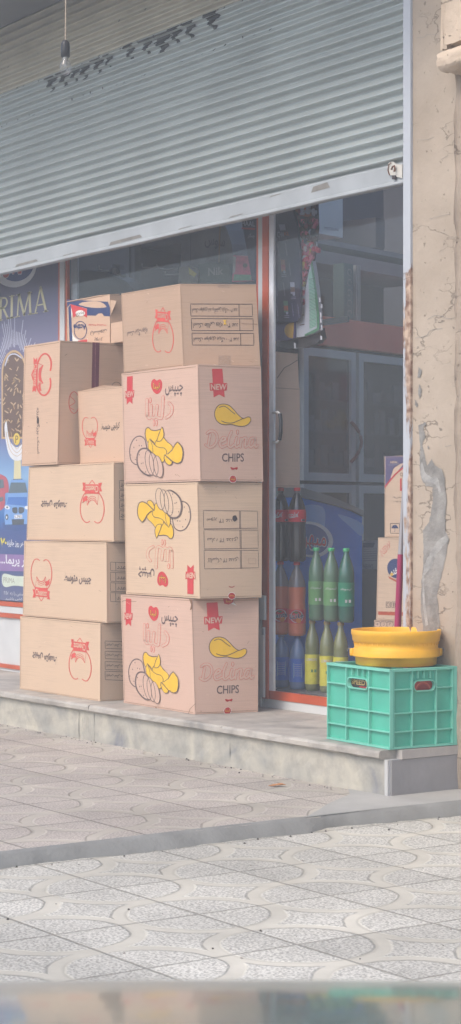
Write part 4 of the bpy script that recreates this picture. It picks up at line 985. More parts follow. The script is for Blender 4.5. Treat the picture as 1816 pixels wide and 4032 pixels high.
a.fill([(815, 775), (838, 776), (832, 1250), (802, 1250)], M_TP, 1); a.fill([(845, 777), (878, 779), (866, 1250), (836, 1250)], M_TP, 1)
a.fill([(838, 776), (845, 777), (836, 1250), (832, 1250)], mat('tape_lettering', (150, 96, 104), .4, .3, 60), 1)
mb.build('parcel_tape', tall, tall.location[:])
# smaller carton in front of its end
yB = .225; z5 = at(307, 1546, yB).z
A0, B0 = xy(316, yB), (-2.215, yB + .002); C0 = (B0[0], B0[1] + .33)
mbx, fr_, ri_, done = carton('cardboard_box', 'small tan carton wedged between the tall carton and the right-hand stack', A0, B0, C0, BZ[6], z5 + .008, K_PALE, xy(306, yB), (-2.218, yB + .002), C0, GL)
a = fr_.seen(mbx, 0, 1000, 2.231)
emblem(a, [(718, 1438), (860, 1428), (858, 1698), (738, 1706)], INK_RED2, K_PALE)
a.text('کرانچی متوسط', [(892, 1488), (1048, 1474), (1045, 1552), (892, 1566)], INK_DARK, 0, .012)
small = done()
mb = MB(); top_ = z5 + .010
p0, p1, p2 = at(320, 1540, yB + .02), at(398, 1515, yB + .18), at(470, 1522, yB + .02)
mb.mesh([p0, (p1.x, p1.y, p1.z), (p2.x, p2.y, top_), (p2.x, p2.y + .005, top_ + .002), p0 + Vector((0, .005, .002))], [(0, 2, 1), (4, 1, 3), (0, 1, 4), (1, 2, 3)], K_DULL)
mb.build('flap', small, small.location[:])
# washing powder carton standing on the tall carton
zb_ = zT
yP = .43
pl, prr = at(264, 1180, yP), at(433, 1180, yP)
mbx, fr_, ri_, done = carton('cardboard_box', 'navy topped washing powder carton standing upside down on the tall carton', (pl.x, yP), (prr.x, yP), (prr.x + .01, yP + .13), zb_ + .002, at(350, 1174, yP).z, K_PALE)
a = fr_.seen(mbx, 0, 1000, 2.231); NAVY = mat('print_navy', (46, 60, 104), .6, .06)
a.fill([(590, 400), (950, 420), (968, 470), (968, 548), (770, 540), (770, 480), (620, 440), (590, 470)], NAVY, 0)
a.fill([(603, 470), (625, 440), (640, 770), (615, 770)], NAVY, 1); a.fill([(622, 440), (768, 482), (775, 790), (640, 790)], PRINT_WHITE, 0)
a.fill([(622, 440), (768, 482), (772, 560), (700, 520), (650, 560), (640, 520)], INK_RED, 1); a.stroke(ell(712, 670, 55, 78), 6, NAVY, 1, True); a.fill(ell(712, 520, 42, 26), PRINT_WHITE, 2)
a.text('Active', [(764, 665), (650, 668), (652, 618), (764, 616)], NAVY, 2, .03); a.text('اکتیو', [(748, 548), (676, 552), (676, 508), (748, 504)], INK_DARK, 3)
a.text('Washing Powder', [(938, 632), (780, 632), (780, 612), (938, 616)], INK_RED, 1); a.text('لباسشویی', [(942, 705), (800, 715), (800, 672), (942, 660)], INK_GREY, 1); a.text('پودر', [(905, 770), (835, 768), (835, 730), (905, 728)], INK_GREY, 1)
a.fill([(690, 762), (772, 750), (774, 800), (690, 800)], INK_RED, 2)
op = done()
mb = MB(); zt_ = at(350, 1174, yP).z
mb.prism([(pl.x, yP - .004, zt_), (at(405, 1180, yP).x, yP - .004, zt_), (at(405, 1180, yP).x, yP + .10, zt_ + .012), (pl.x, yP + .10, zt_ + .012)], (0, 0, .004), K_PALE)
mb.prism([at(432, 1180, yP + .001), at(460, 1185, yP + .02), at(434, 1245, yP + .001)], (0, .004, 0), K_PALE)
mb.build('flap', op, op.location[:])
pl2 = at(437, 1272, yP); pr2 = at(492, 1262, yP)
mbx, fr_, ri_, done = carton('cardboard_box', 'plain pale carton half hidden to the right of the navy topped carton', (pl2.x, yP), (pr2.x - .004, yP), (pr2.x - .004, yP + .13), zb_ + .002, pl2.z, K_PALE); done()

# =========================================================== INSIDE THE SHOP
mb = MB(); W = .14
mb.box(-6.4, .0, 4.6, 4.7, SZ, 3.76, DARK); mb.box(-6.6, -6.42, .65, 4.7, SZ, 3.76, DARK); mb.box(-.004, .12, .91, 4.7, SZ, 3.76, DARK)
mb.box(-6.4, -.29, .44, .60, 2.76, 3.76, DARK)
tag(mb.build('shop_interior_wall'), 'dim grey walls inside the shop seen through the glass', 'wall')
mb = MB()          # flat roof rim round an added, unseen rooflight that lights the interior
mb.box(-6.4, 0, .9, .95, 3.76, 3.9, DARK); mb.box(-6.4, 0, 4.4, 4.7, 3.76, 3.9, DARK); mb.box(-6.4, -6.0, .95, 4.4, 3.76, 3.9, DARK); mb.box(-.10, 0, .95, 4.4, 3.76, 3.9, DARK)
tag(mb.build('added_rooflight_rim'), 'dark ceiling rim round an added open rooflight above the shelves', 'ceiling')
sheet('shop_floor', [(-6.4, .661), (-.01, .661), (-.01, 4.6), (-6.4, 4.6)], SZ - .004, mat('floor_terrazzo', (120, 116, 110), .6, .1, 8), .1)

# fridge with two tall glass doors above two low ones
f0, f1 = atz(1190, 1365, 2.0), atz(1620, 1415, 2.0)
ex = Vector((f1.x - f0.x, f1.y - f0.y, 0)); fl = ex.length; ex.normalize(); en = Vector((ex.y, -ex.x, 0))
def fpt(u, w, z): return Vector((f0.x, f0.y, 0)) + ex * u + en * w + Vector((0, 0, z))
fridge = thing('drinks_fridge', 'tall grey drinks fridge with glass doors inside the shop', 'fridge', (f0.x, f0.y, SZ))
def fbox(u0, u1, w0, w1, z0, z1, m, mb): mb.hexa([fpt(u0, w0, 0)[:2], fpt(u1, w0, 0)[:2], fpt(u1, w1, 0)[:2], fpt(u0, w1, 0)[:2]], z0, z1, m)
def plane_uv(px, py, w=0.0):
    r = ray(px, py); o = fpt(0, w, 0) - Vector((CAMX, CAMY, CH)); t = o.dot(en) / r.dot(en); p = Vector((CAMX, CAMY, CH)) + r * t
    return (p - fpt(0, w, 0)).dot(ex), p.z
FG = mat('fridge_frame', (206, 216, 220), .45, .05, 6, metal=.2); FD = mat('fridge_inside', (46, 50, 58), .8, .15, 5)
mb = MB(); fbox(-.03, fl + .3, -.70, -.022, SZ, 2.02, FD, mb); mb.build('cabinet', fridge)
ud, _ = plane_uv(1395, 1600); ue, _ = plane_uv(1408, 1600)
zsp = plane_uv(1400, 1905)[1]
FGL = glass('fridge_glass', (.7, .74, .78), 1.5, .05, .10)
for (u0, u1, z0, z1) in ((0, ud, zsp + .012, 2.0), (ue, fl + .28, zsp + .012, 2.0), (0, ud, SZ + .1, zsp - .008), (ue, fl + .28, SZ + .1, zsp - .008)):
    mb = MB(); w = .045
    fbox(u0, u0 + w, -.02, .012, z0, z1, FG, mb); fbox(u1 - w, u1, -.02, .012, z0, z1, FG, mb); fbox(u0 + w, u1 - w, -.02, .011, z0, z0 + w, FG, mb); fbox(u0 + w, u1 - w, -.02, .011, z1 - w, z1, FG, mb)
    d_ = mb.build('door', fridge)
    mb = MB(); fbox(u0 + w, u1 - w, -.006, -.004, z0 + w, z1 - w, FGL, mb); mb.build('pane', d_)
    if u0 == 0 and z0 > zsp:
        mb = MB(); hp = []
        for t in range(9):
            tt = t / 8; u_, z_ = plane_uv(1392 + 16 * math.sin(math.pi * tt) ** .6, 1660 + 160 * tt, .03); hp.append(fpt(u_, .012 + .045 * math.sin(math.pi * tt), z_))
        mb.tube(hp, .010, mat('handle_maroon', (120, 70, 72), .4), 8); mb.build('handle', d_)
# stock on its shelves
rr = random.Random(9); GS = [mat('stock_%s' % n_, c_, .6, .1, 20) for n_, c_ in (('grey', (120, 124, 130)), ('pale', (150, 150, 150)), ('dim', (84, 88, 96)), ('teal', (90, 116, 120)), ('brown', (110, 92, 86)))]
for k_, zz in enumerate((zsp + .10, zsp + .30, zsp + .48)):
    mb = MB(); u = .07
    while u < fl + .2:
        w_ = rr.uniform(.04, .09); h_ = rr.uniform(.05, .14)
        if rr.random() < .8: fbox(u, u + w_ * .9, -.0215 + .001, -.0075 - rr.uniform(0, .004), zz, zz + h_, rr.choice(GS), mb)
        u += w_
    fbox(.05, fl + .24, -.0215, -.009, zz - .012, zz - .001, GS[2], mb)
    mb.build('shelf_of_stock', fridge)
# red fascia over the fridge and shelves above it
mb = MB(); RB = mat('fascia_maroon', (230, 128, 110), .5, .1, 4)
z_a, z_b = plane_uv(1300, 1382)[1], plane_uv(1300, 1250)[1]
fbox(-.6, fl + .5, -.30, .02, max(2.022, z_a), z_b, RB, mb)
tag(mb.build('fascia_board'), 'dull red fascia board lying along the top of the drinks fridge', 'board')
shelf = thing('wall_shelf', 'dim grey wall shelves above the red fascia board', 'shelf', (f0.x, f0.y, z_b)); SG = mat('shelf_grey', (124, 124, 128), .7, .1, 5)
for py0, py1, w0 in ((1010, 1060, -.35), (965, 985, -.42)):
    zz0, zz1 = plane_uv(1400, py1, w0)[1], plane_uv(1400, py0, w0)[1]; mb = MB(); fbox(-.5, fl + .8, -.75, w0, zz0, zz1, SG, mb); mb.build('board', shelf)
mb = MB(); fbox(-.5, fl + .8, -.80, -.755, z_b, 3.6, mat('shelf_back', (90, 90, 95), .8, .12, 3), mb); mb.build('back_panel', shelf)
mb = MB(); fbox(-.5, fl + .8, -.75, -.31, z_b + .001, z_b + .02, SG, mb); u_, _z = plane_uv(1500, 900, -.4); fbox(u_, u_ + .10, -.75, -.44, plane_uv(1500, 1010, -.44)[1] + .05, plane_uv(1500, 860, -.44)[1], DARK, mb); mb.build('upright', shelf)
# books / trays on the fascia
u0, z0 = plane_uv(1312, 1245, -.2)
mb = MB(); GN = mat('tray_green_grey', (98, 116, 112), .6, .1, 9)
for i in range(4):
    fbox(u0 + i * .018 + (.10 if i else 0), u0 + i * .018 + (.11 if i else .09), -.20, -.12, z_b + .021, z_b + .021 + .33, GN if i == 0 else GS[1], mb)
for i in range(5): mb.tube([fpt(u0 + .05 + .02 * math.cos(t / 5), -.117, z_b + .06 + .06 * i + .018 * math.sin(t / 5)) for t in range(0, 26, 3)], .002, GS[1], 5)
fbox(u0 - .01, u0 + .20, -.21, -.10, z_b + .0205, z_b + .0208, GN, mb)
tag(mb.build('file_box'), 'grey green carton with white edges standing on the fascia board', 'carton')
q0, q1 = plane_uv(1228, 905, .25), plane_uv(1350, 800, .25)
mb = MB(); PB = mat('white_case', (226, 234, 234), .5, .05, 5); z_c = plane_uv(1290, 925, .25)[1]
mb.hexa([fpt(q0[0], .25, 0)[:2], fpt(q1[0], .25, 0)[:2], fpt(q1[0], -.10, 0)[:2], fpt(q0[0], -.10, 0)[:2]], z_c, z_c + .75, PB)
a = Art(mb, lambda x, y, off: fpt(*((lambda uv: (uv[0], .25 + off, uv[1]))(plane_uv(x, y, .25)))))
a.text('MITSUN', [(1278, 892), (1332, 900), (1331, 911), (1278, 903)], GREY_PAINT, 1)
mb.tube([fpt(q0[0] + .1, .0, z_c + .74), fpt(q0[0] + .1, .0, 3.76)], .01, SG); 
tag(mb.build('cooling_unit'), 'pale wall unit hanging above the shelves behind the glass door', 'appliance')

# ice cream chest with a slanted lid
FX = -2.0
frz = thing('ice_cream_chest', 'blue ice cream chest with an oval logo behind the bottles', 'freezer', (FX - .5, 1.2, SZ))
c1 = atx(1426, 2035, FX); c0 = atx(1180, 1958, FX)
def fz(px, py): q = atx(px, py, FX); return (q.y, q.z)
prof = [(c0.y, SZ + .05), (c1.y, SZ + .05), (c1.y, c1.z), fz(1380, 2012), fz(1320, 1992), fz(1250, 1975), (c0.y, c0.z)]
M_FZ = mat('chest_blue', (62, 130, 236), .3, .12, 2.5)
mb = MB(); mb.prism([(FX, y, z) for y, z in prof], (-1.1, 0, 0), M_FZ)
af = Art(mb, lambda x, y, off: (lambda q: Vector((FX + off, q.y, q.z)))(atx(x, y, FX)), .001, .0006)
SW = mat('chest_swoosh', (142, 182, 240), .35, .1, 4); OV = mat('chest_white', (238, 242, 248), .4, .05)
af.fill(smooth([(1190, 2000), (1270, 1996), (1280, 2060), (1262, 2130), (1200, 2130)], True, 4), SW, 0)
af.fill(smooth([(1330, 2025), (1424, 2060), (1424, 2110), (1385, 2080)], True, 4), SW, 0)
af.fill(ell(1222, 2124, 90, 70, 12, 40), OV, 1); af.fill(ell(1216, 2124, 78, 60, 12, 40), mat('chest_oval', (96, 114, 178), .4, .05), 2)
RC = mat('chest_letter_red', (224, 78, 84), .4, .05)
af.text('میهن', [(1172, 2088), (1286, 2102), (1286, 2176), (1172, 2168)], OV, 3, .045); af.text('میهن', [(1175, 2091), (1283, 2105), (1283, 2172), (1175, 2165)], RC, 4, .005)
mb.build('body', frz)
mb = MB(); lid = [fz(1428, 2033), fz(1428, 2010), fz(1300, 1955), fz(1180, 1918), fz(1180, 1955), fz(1250, 1972), fz(1320, 1989), fz(1382, 2009)]
mb.prism([(FX + .012, y, z) for y, z in lid], (-1.12, 0, 0), mat('chest_lid', (134, 138, 144), .4, .06)); mb.build('lid', frz)

# dim cartons and newspapers between the chest and the right-hand boxes
q0, q1 = at(1424, 2240, 1.6), at(1490, 2130, 1.6)
mb = MB(); mb.box(q0.x, q0.x + .40, 1.6, 1.9, q0.z, q1.z, mat('newsprint', (150, 150, 148), .8, .08, 30))
a = Art(mb, lambda x, y, off: at(x, y, 1.6 - off))
a.fill([(1430, 2137), (1478, 2137), (1470, 2156), (1430, 2156)], GS[2], 0)
for i in range(6): a.stroke([(1432, 2163 + i * 9), (1484, 2161 + i * 9)], 1.6, GS[2], 0)
a.text('NEWS', [(1430, 2222), (1470, 2220), (1470, 2238), (1430, 2240)], GS[2], 1)
q2 = q0.z
mb.box(q0.x - .02, q0.x + .42, 1.58, 1.92, SZ, q2 - .001, mat('dim_carton', (104, 98, 92), .9, .1, 6))
tag(mb.build('paper_pile'), 'grey pile of newspapers on a dim carton right of the ice cream chest', 'newspapers')

# plinth with bottles, two and three deep columns of shrink wrapped drinks
BY = .76; BZ0 = at(1110, 2705, BY).z
mb = MB(); mb.box(-1.95, -.99, .68, .86, SZ, BZ0, mat('plinth_grey', (96, 96, 100), .7, .1, 6)); mb.box(-1.95, -.99, .665, .6795, SZ, BZ0 - .03, mat('plinth_front', (116, 116, 120), .6, .12, 8))
tag(mb.build('display_plinth'), 'low grey plinth inside the door under the bottles', 'plinth')
def bottle(px, z0, h, r, liquid, cap, label, art, lab, text_lab, grp, fill=1.0, waist=True, neck=.012):
    c = (xat(px, BY), BY, z0); o = thing(art, text_lab, 'bottle', c, grp)
    wa = .93 if waist else 1
    bodyp = [(r * .74, 0), (r * .96, .007), (r, .02), (r, h * .14), (r * (.97 if waist else 1), h * .18), (r * .985, h * .36), (r * (.97 if waist else 1), h * .40), (r * wa, h * .47), (r * .985, h * .545), (r, h * .60), (r * .985, h * .66), (r * .90, h * .735), (r * .70, h * .81), (r * .46, h * .88), (neck, h * .925), (neck, h * .955)]
    cut = max(k for k, (_, hh_) in enumerate(bodyp) if hh_ <= fill * h)
    mb = MB(); mb.lathe(c, bodyp[:cut + 1], liquid, 28, cap=False)
    if cut < len(bodyp) - 1: mb.lathe(c, bodyp[cut:], PET, 28, cap=False)
    mb.build('body', o)
    mb = MB(); mb.lathe((c[0], c[1], c[2] + h * .956), [(neck * 1.25, 0), (neck * 1.3, h * .012), (neck * 1.25, h * .042), (neck * 1.05, h * .044)], cap, 18); mb.build('cap', o)
    l0, l1, lm = lab
    def rad(t):
        for (ra, ha), (rb, hb) in zip(bodyp, bodyp[1:]):
            if ha <= t * h <= hb: return ra + (rb - ra) * (t * h - ha) / max(1e-6, hb - ha) + .0012
        return r + .0012
    mb = MB(); mb.lathe(c, [(rad(l0 + (l1 - l0) * i / 8), h * (l0 + (l1 - l0) * i / 8)) for i in range(9)], lm, 26, cap=False)
    if label: label(mb, c, lambda t: rad(t) + .0012, h)
    mb.build('label', o)
    return o
cam_dir = math.atan2(CAMY - BY, CAMX + 1.4)
def wrap(mb, c, rad, h, off=.0):
    """drawing plane bent round the bottle: x in radians from the side facing the street, y as share of the height"""
    def fn(x, y, o_):
        a_ = cam_dir + x; rr_ = rad(y) + o_ + off
        return Vector((c[0] + rr_ * math.cos(a_), c[1] + rr_ * math.sin(a_), c[2] + y * h))
    return Art(mb, fn, .0004, .0003)
def liquid(n_, c_, ro=.05): return mat('liquid_' + n_, c_, ro, .05, 10, spec=1.0)
PET = mat('clear_plastic_neck', (126, 118, 118), .05, .05, 10, spec=1.0)
LW = mat('label_white', (206, 200, 200), .4); LRED = mat('label_red', (216, 44, 60), .4, .05); BARC = mat('label_dark', (56, 60, 58), .5)
def lab_cola(words):
    def f(mb, c, rad, h):
        a_ = wrap(mb, c, rad, h); a_.text(words, [(-1.0, .665), (.15, .665), (.15, .60), (-1.0, .60)], LW, 1, .01)
        a_.fill([(.45, .575), (1.0, .575), (1.0, .545), (.45, .545)], LW, 1); a_.fill([(.55, .572), (.95, .572), (.95, .548), (.55, .548)], BARC, 2); a_.stroke([(-.9, .59), (-.2, .60), (.2, .67)], .012, LW, 1)
    return f
def lab_fanta(word):
    def f(mb, c, rad, h):
        a_ = wrap(mb, c, rad, h)
        a_.fill(ell(0, .265, .72, .085, n=26), LW, 1); a_.fill(ell(0, .262, .62, .072, n=26), mat('label_orange_red', (176, 54, 46), .4), 2); a_.fill(ell(.2, .21, .28, .035), mat('label_orange', (214, 128, 40), .4), 3); a_.fill(ell(-.05, .318, .2, .014), mat('label_leaf', (70, 110, 50), .4), 3)
        a_.text(word, [(-.85, .295), (.78, .31), (.78, .245), (-.85, .225)], LW, 4, .05); a_.text(word, [(-.8, .292), (.74, .306), (.74, .248), (-.8, .23)], mat('label_navy', (34, 42, 74), .4), 5, .02)
    return f
def lab_plain(word, light, dark):
    def f(mb, c, rad, h):
        a_ = wrap(mb, c, rad, h)
        if word: a_.text(word, [(-.8, .47), (.6, .47), (.6, .43), (-.8, .43)], LW, 1, .01)
        a_.fill([(-.15, .31), (.55, .31), (.55, .27), (-.15, .27)] if dark else [(-.5, .50), (.55, .50), (.55, .22), (-.5, .22)], light, 1)
        if not dark:
            for i in range(7): a_.stroke([(-.4, .47 - i * .035), (.45, .47 - i * .035)], .005, LW, 2)
    return f
GB = 'soft drink bottles behind the glass door'
CB = mat('cap_red', (222, 54, 58), .4); CG = mat('cap_green', (52, 168, 108), .4); CBL = mat('cap_blue', (40, 70, 140), .4); CY = mat('cap_olive', (120, 104, 60), .4)
hB, hF = .247, .345
zF = BZ0 + hB + .001; zC = zF + hF + .001
LQB, LQF, LQC, LQG, LQG2, LQY = liquid('water_blue', (110, 136, 178)), liquid('orange', (224, 120, 84)), liquid('cola', (44, 32, 34)), liquid('lemonade', (78, 112, 88)), liquid('soda_green', (20, 92, 76)), liquid('lime', (116, 122, 84))
LB, LG, LG2, LY = mat('label_blue', (64, 112, 204), .4, .05), mat('label_lime', (98, 146, 94), .4, .1), mat('label_emerald', (20, 128, 94), .4, .1), mat('label_yellow', (204, 198, 72), .4, .1, 40)
LBX = mat('label_pale_blue', (122, 158, 204), .4)
for i, px in enumerate((1108, 1172)):
    wh = ('beside the door stile', 'next to the green bottles')[i]
    bottle(px, BZ0, hB, .0385, LQB, CBL, lab_plain(None, LBX, False), 'water_bottle', (.14, .58, LB), 'small water bottle with blue label in the bottom row, ' + wh, GB, waist=False)
    bottle(px - 3, zF, hF, .0425, LQF, CB, lab_fanta(('Fanta', 'فانتا')[i]), 'orange_soda_bottle', (.17, .36, LRED), 'orange soda bottle, red label %s, ' % ('lettered in Latin script', 'lettered in Persian')[i] + wh, GB, fill=.70)
    bottle(px - 2, zC, hF, .0425, LQC, CB, lab_cola(('Coca-Cola', 'cola')[i]), 'cola_bottle', (.535, .70, LRED), 'dark cola bottle with a red label in the top row, ' + wh, GB, fill=.95)
for i, px in enumerate((1230, 1288, 1342)):
    wh = ('nearest the water bottles', 'in the middle of its row of three', 'nearest the green crate')[i]
    z0_ = at(px, 2735, BY).z
    bottle(px, BZ0, .325, .0335, LQY, CY, lab_plain('LEMON', LG, True), 'lemon_soda_bottle', (.10, .52, LY), 'yellow labelled lemon bottle, bottom row, ' + wh, GB, waist=False)
for i, px in enumerate((1246, 1305, 1364)):
    wh = ('next to the orange soda', 'in the middle of three', 'darkest and farthest right')[i]
    bottle(px, BZ0 + .326, .335, .036, LQG2 if i == 2 else LQG, CG, lab_plain('لیموناد', LW, True), 'lemonade_bottle', (.22, .54, LG2 if i == 2 else LG), 'green bottle with green cap and green label, upper row, ' + wh, GB, waist=False)

# cardboard on top of the cola bottles
zK = zC + hF + .002
kx1 = xat(1074, .66); kx0 = kx1 - .30; ky1 = atx(1181, 1700, kx1).y
mbx, fr_, ri_, done = carton('cardboard_box', 'tall dull brown carton standing on the cola bottles behind the door handle', (kx0, .66), (kx1, .66), (kx1, ky1), zK, atx(1180, 1527, kx1).z, cardboard('card_light', (226, 196, 172)))
o = done()
mb = MB(); p0, p1 = atx(1120, 1525, kx1), atx(1120, 1388, kx1)
mb.prism([(kx1 - .002, .665, p0.z - .003), (kx1 - .002, ky1 - .002, p0.z - .003), (kx1 - .012, ky1 - .004, p1.z), (kx1 - .012, .665, p1.z + .004)], (-.004, 0, 0), cardboard('card_light', (226, 196, 172)))
a = Art(mb, lambda x, y, off: (lambda q: Vector((kx1 - .001 + off, q.y, q.z)))(atx(x, y, kx1))); a.stroke([(1092, 1488), (1120, 1448), (1140, 1438), (1172, 1418)], 2.2, CARD_EDGE, 1)
mb.build('raised_flap', o, o.location[:])

# snack cards and bags hanging inside the door
HY_ = .70; NV = mat('card_navy', (40, 42, 72), .45, .06); NV2 = mat('card_navy_top', (48, 46, 62), .45, .08, 14)
mb = MB(); card = [(1060, 812), (1150, 810), (1172, 900), (1180, 1000), (1184, 1200), (1182, 1245), (1174, 1260), (1160, 1268), (1060, 1272)]
mb.prism([at(x, y, HY_) for x, y in card], (0, .012, 0), NV)
a = Art(mb, lambda x, y, off: at(x, y, HY_ - off)); k7 = lambda pts: [(1070 + x / 4.155, 780 + y / 4.155) for x, y in pts]
PO, PG, PW_ = mat('wrapper_orange', (170, 88, 48), .4, .2, 40), mat('wrapper_green', (84, 132, 104), .4, .2, 40), mat('print_pale', (160, 164, 184), .5)
a.fill(k7([(118, 432), (215, 430), (232, 525), (140, 532)]), PW_, 0); a.text('CHA', k7([(95, 550), (205, 545), (205, 640), (95, 645)]), PW_, 0, .02); a.text('KL', k7([(205, 555), (290, 550), (290, 610), (205, 612)]), PO, 0, .02); a.text('2 5555', k7([(65, 650), (250, 645), (250, 690), (65, 695)]), PW_, 0)
for x, y, c1_, c2_ in ((180, 1010, PO, RUBY), (335, 1375, PW_, GS[4]), (225, 1680, PG, PO)):
    a.fill(k7([(x - 35, y), (x + 38, y), (x + 48, y + 190), (x - 22, y + 190)]), c1_, 0); a.fill(k7([(x - 28, y + 80), (x + 42, y + 80), (x + 46, y + 160), (x - 24, y + 160)]), c2_, 1); a.fill(k7(ell(x + 28, y + 200, 20, 24)), PW_, 2)
    for d in (0, 28): a.stroke(k7([(x - 15, y + 245 + d), (x + 60, y + 242 + d)]), 1.8, PW_, 0)
for x, y in ((110, 740), (240, 730), (50, 1060), (300, 1050), (80, 1390), (205, 1385), (90, 1720), (345, 1720), (440, 1740)): a.text('chakli', k7([(x - 5, y), (x - 5 + 25, y + 210), (x - 20 + 25, y + 210), (x - 20, y)]), PW_, 0)
tag(mb.build('snack_card'), 'hanging navy sales card with small wrappers printed on it inside the door', 'card')
mb = MB(); cr = [(1085, 1262), (1150, 1262), (1162, 1330), (1130, 1352), (1085, 1350)]
mb.prism([at(x, y, HY_ + .016) for x, y in [(1062, 1262), (1160, 1262), (1160, 1330), (1130, 1340), (1062, 1345)]], (0, .008, 0), mat('card_violet', (76, 66, 112), .45, .06))
a = Art(mb, lambda x, y, off: at(x, y, HY_ + .016 - off)); a.fill([(1158, 1270)] + ell(1152, 1301, 32, 31, 0, 16, 95, 265)[::-1] + [(1154, 1332)], mat('disc_yellow', (192, 150, 50), .4, .05), 0)
tag(mb.build('snack_card'), 'violet hanging card with half a yellow disc under the navy card', 'card')
bag = thing('snack_bag', 'white and green snack bag with a curved edge hanging inside the door', 'bag', at(1200, 1060, .73))
mb = MB(); bo = [(1196, 1180), (1214, 1080), (1228, 1020), (1236, 1060), (1248, 1150), (1256, 1230), (1258, 1296), (1240, 1310), (1200, 1324), (1158, 1330), (1150, 1260), (1180, 1220)]
mb.prism([at(x, y, .73) for x, y in bo], (0, .02, 0), mat('bag_white', (176, 180, 190), .4, .05))
a = Art(mb, lambda x, y, off: at(x, y, .73 - off)); BGN = mat('bag_green', (70, 128, 96), .4, .1, 20); BGP = mat('bag_mint', (150, 190, 176), .4, .05)
a.fill([(1222, 1030), (1229, 1020), (1248, 1150), (1257, 1230), (1258, 1296), (1240, 1310), (1200, 1324), (1200, 1316), (1248, 1292), (1246, 1230), (1236, 1130)], BGN, 0)
a.fill([(1214, 1085), (1226, 1060), (1240, 1150), (1246, 1280), (1220, 1300), (1218, 1180)], BGP, 1)
for i in range(34): a.stroke([(1219, 1100 + i * 5.8), (1241 + i * .1, 1095 + i * 5.7)], 1.8, BGN if i % 7 else INK_DARK, 2)
a.stroke([(1182, 1280), (1198, 1277)], 4, INK_GREY, 1); a.stroke([(1185, 1242), (1196, 1240)], 3, INK_GREY, 1); mb.build('bag_body', bag)
mb = MB(); clearp = glass('clear_wrap', (.85, .87, .9), 1.6, .08, .12)
mb.prism([at(x, y, .755) for x, y in [(1090, 1325), (1258, 1290), (1266, 1330), (1250, 1350), (1200, 1368), (1120, 1372), (1085, 1360)]], (0, .03, 0), mat('bag_dark_bottom', (52, 54, 62), .3, .3, 25)); mb.build('bag_bottom', bag)
rr = random.Random(21); SPK = mat('glint_white', (220, 220, 226), .2, .1)  # white slivers painted as glints on the clear plastic edges
for x, y in [(1246, 962), (1224, 1008), (1216, 1035), (1262, 1240), (1263, 1262), (1266, 1290), (1264, 1330), (1258, 1180), (1266, 1205), (1098, 1332), (1160, 1360)]:
    mb = MB(); w_, h_ = rr.uniform(1.5, 3), rr.uniform(8, 13); mb.prism([at(x - w_, y - h_, .728), at(x + w_, y - h_ * .8, .728), at(x + w_ * 1.3, y + h_, .728), at(x - w_ * .4, y + h_, .728)], (0, .004, 0), SPK); mb.build('painted_glint', bag)
SWE = [mat('sweet_' + n_, c_, .35, .15, 40) for n_, c_ in (('red', (190, 50, 78)), ('pink', (200, 104, 130)), ('white', (180, 172, 178)), ('yellow', (176, 150, 60)), ('brown', (92, 60, 58)), ('maroon', (130, 52, 66)))]
mb = MB()
def nug(p, s_, m_):
    rr_ = random.Random(int(p.x * 9999 + p.z * 777)); pts = [(p.x + s_ * math.cos(k * .9) * rr_.uniform(.7, 1.2), p.y + rr_.uniform(0, .008), p.z + s_ * math.sin(k * .9) * rr_.uniform(.7, 1.3)) for k in range(7)]
    mb.prism(pts, (0, .012, 0), m_)
for i in range(330):
    t = rr.random(); y = 860 + t * 340
    x = 1160 + 24 * t + rr.uniform(-12, 6) + max(0, 1 - abs(2 * t - .6)) * rr.uniform(0, 66)
    if y < 960: x = rr.uniform(1110, 1238)
    nug(at(x, y, .716 + rr.uniform(0, .006)), rr.uniform(.008, .016), rr.choice(SWE[:2] + SWE if y > 930 else [SWE[4], SWE[4], SWE[5], NV2, SWE[1]]))
for x, y in ((1240, 980), (1246, 985), (1232, 978)): nug(at(x, y, .716), .012, SWE[0])
mb.prism([at(x, y, .735) for x, y in [(1150, 800), (1226, 790), (1230, 900), (1240, 990), (1200, 1210), (1160, 1210)]], (0, .012, 0), mat('sweet_bag_dark', (70, 50, 58), .4, .3, 30))
mb.prism([at(x, y, .73) for x, y in [(1150, 822), (1215, 800), (1226, 860), (1190, 850)]], (0, .004, 0), mat('sweet_bag_orange', (150, 82, 56), .4, .3, 30))
mb.prism([at(x, y, .742) for x, y in [(1150, 790), (1246, 780), (1250, 900), (1236, 1010), (1210, 1060), (1150, 1060)]], (0, .012, 0), mat('sweet_bag_back', (58, 44, 56), .35, .35, 30))
for i in range(26):
    x, y = rr.uniform(1120, 1240), rr.uniform(805, 960); nug(at(x, y, .712), rr.uniform(.010, .020), rr.choice([NV2, SWE[4], SWE[5], PO, PW_]))
tag(mb.build('sweet_bag'), 'hanging bag of red and pink wrapped sweets beside the navy card', 'bag')

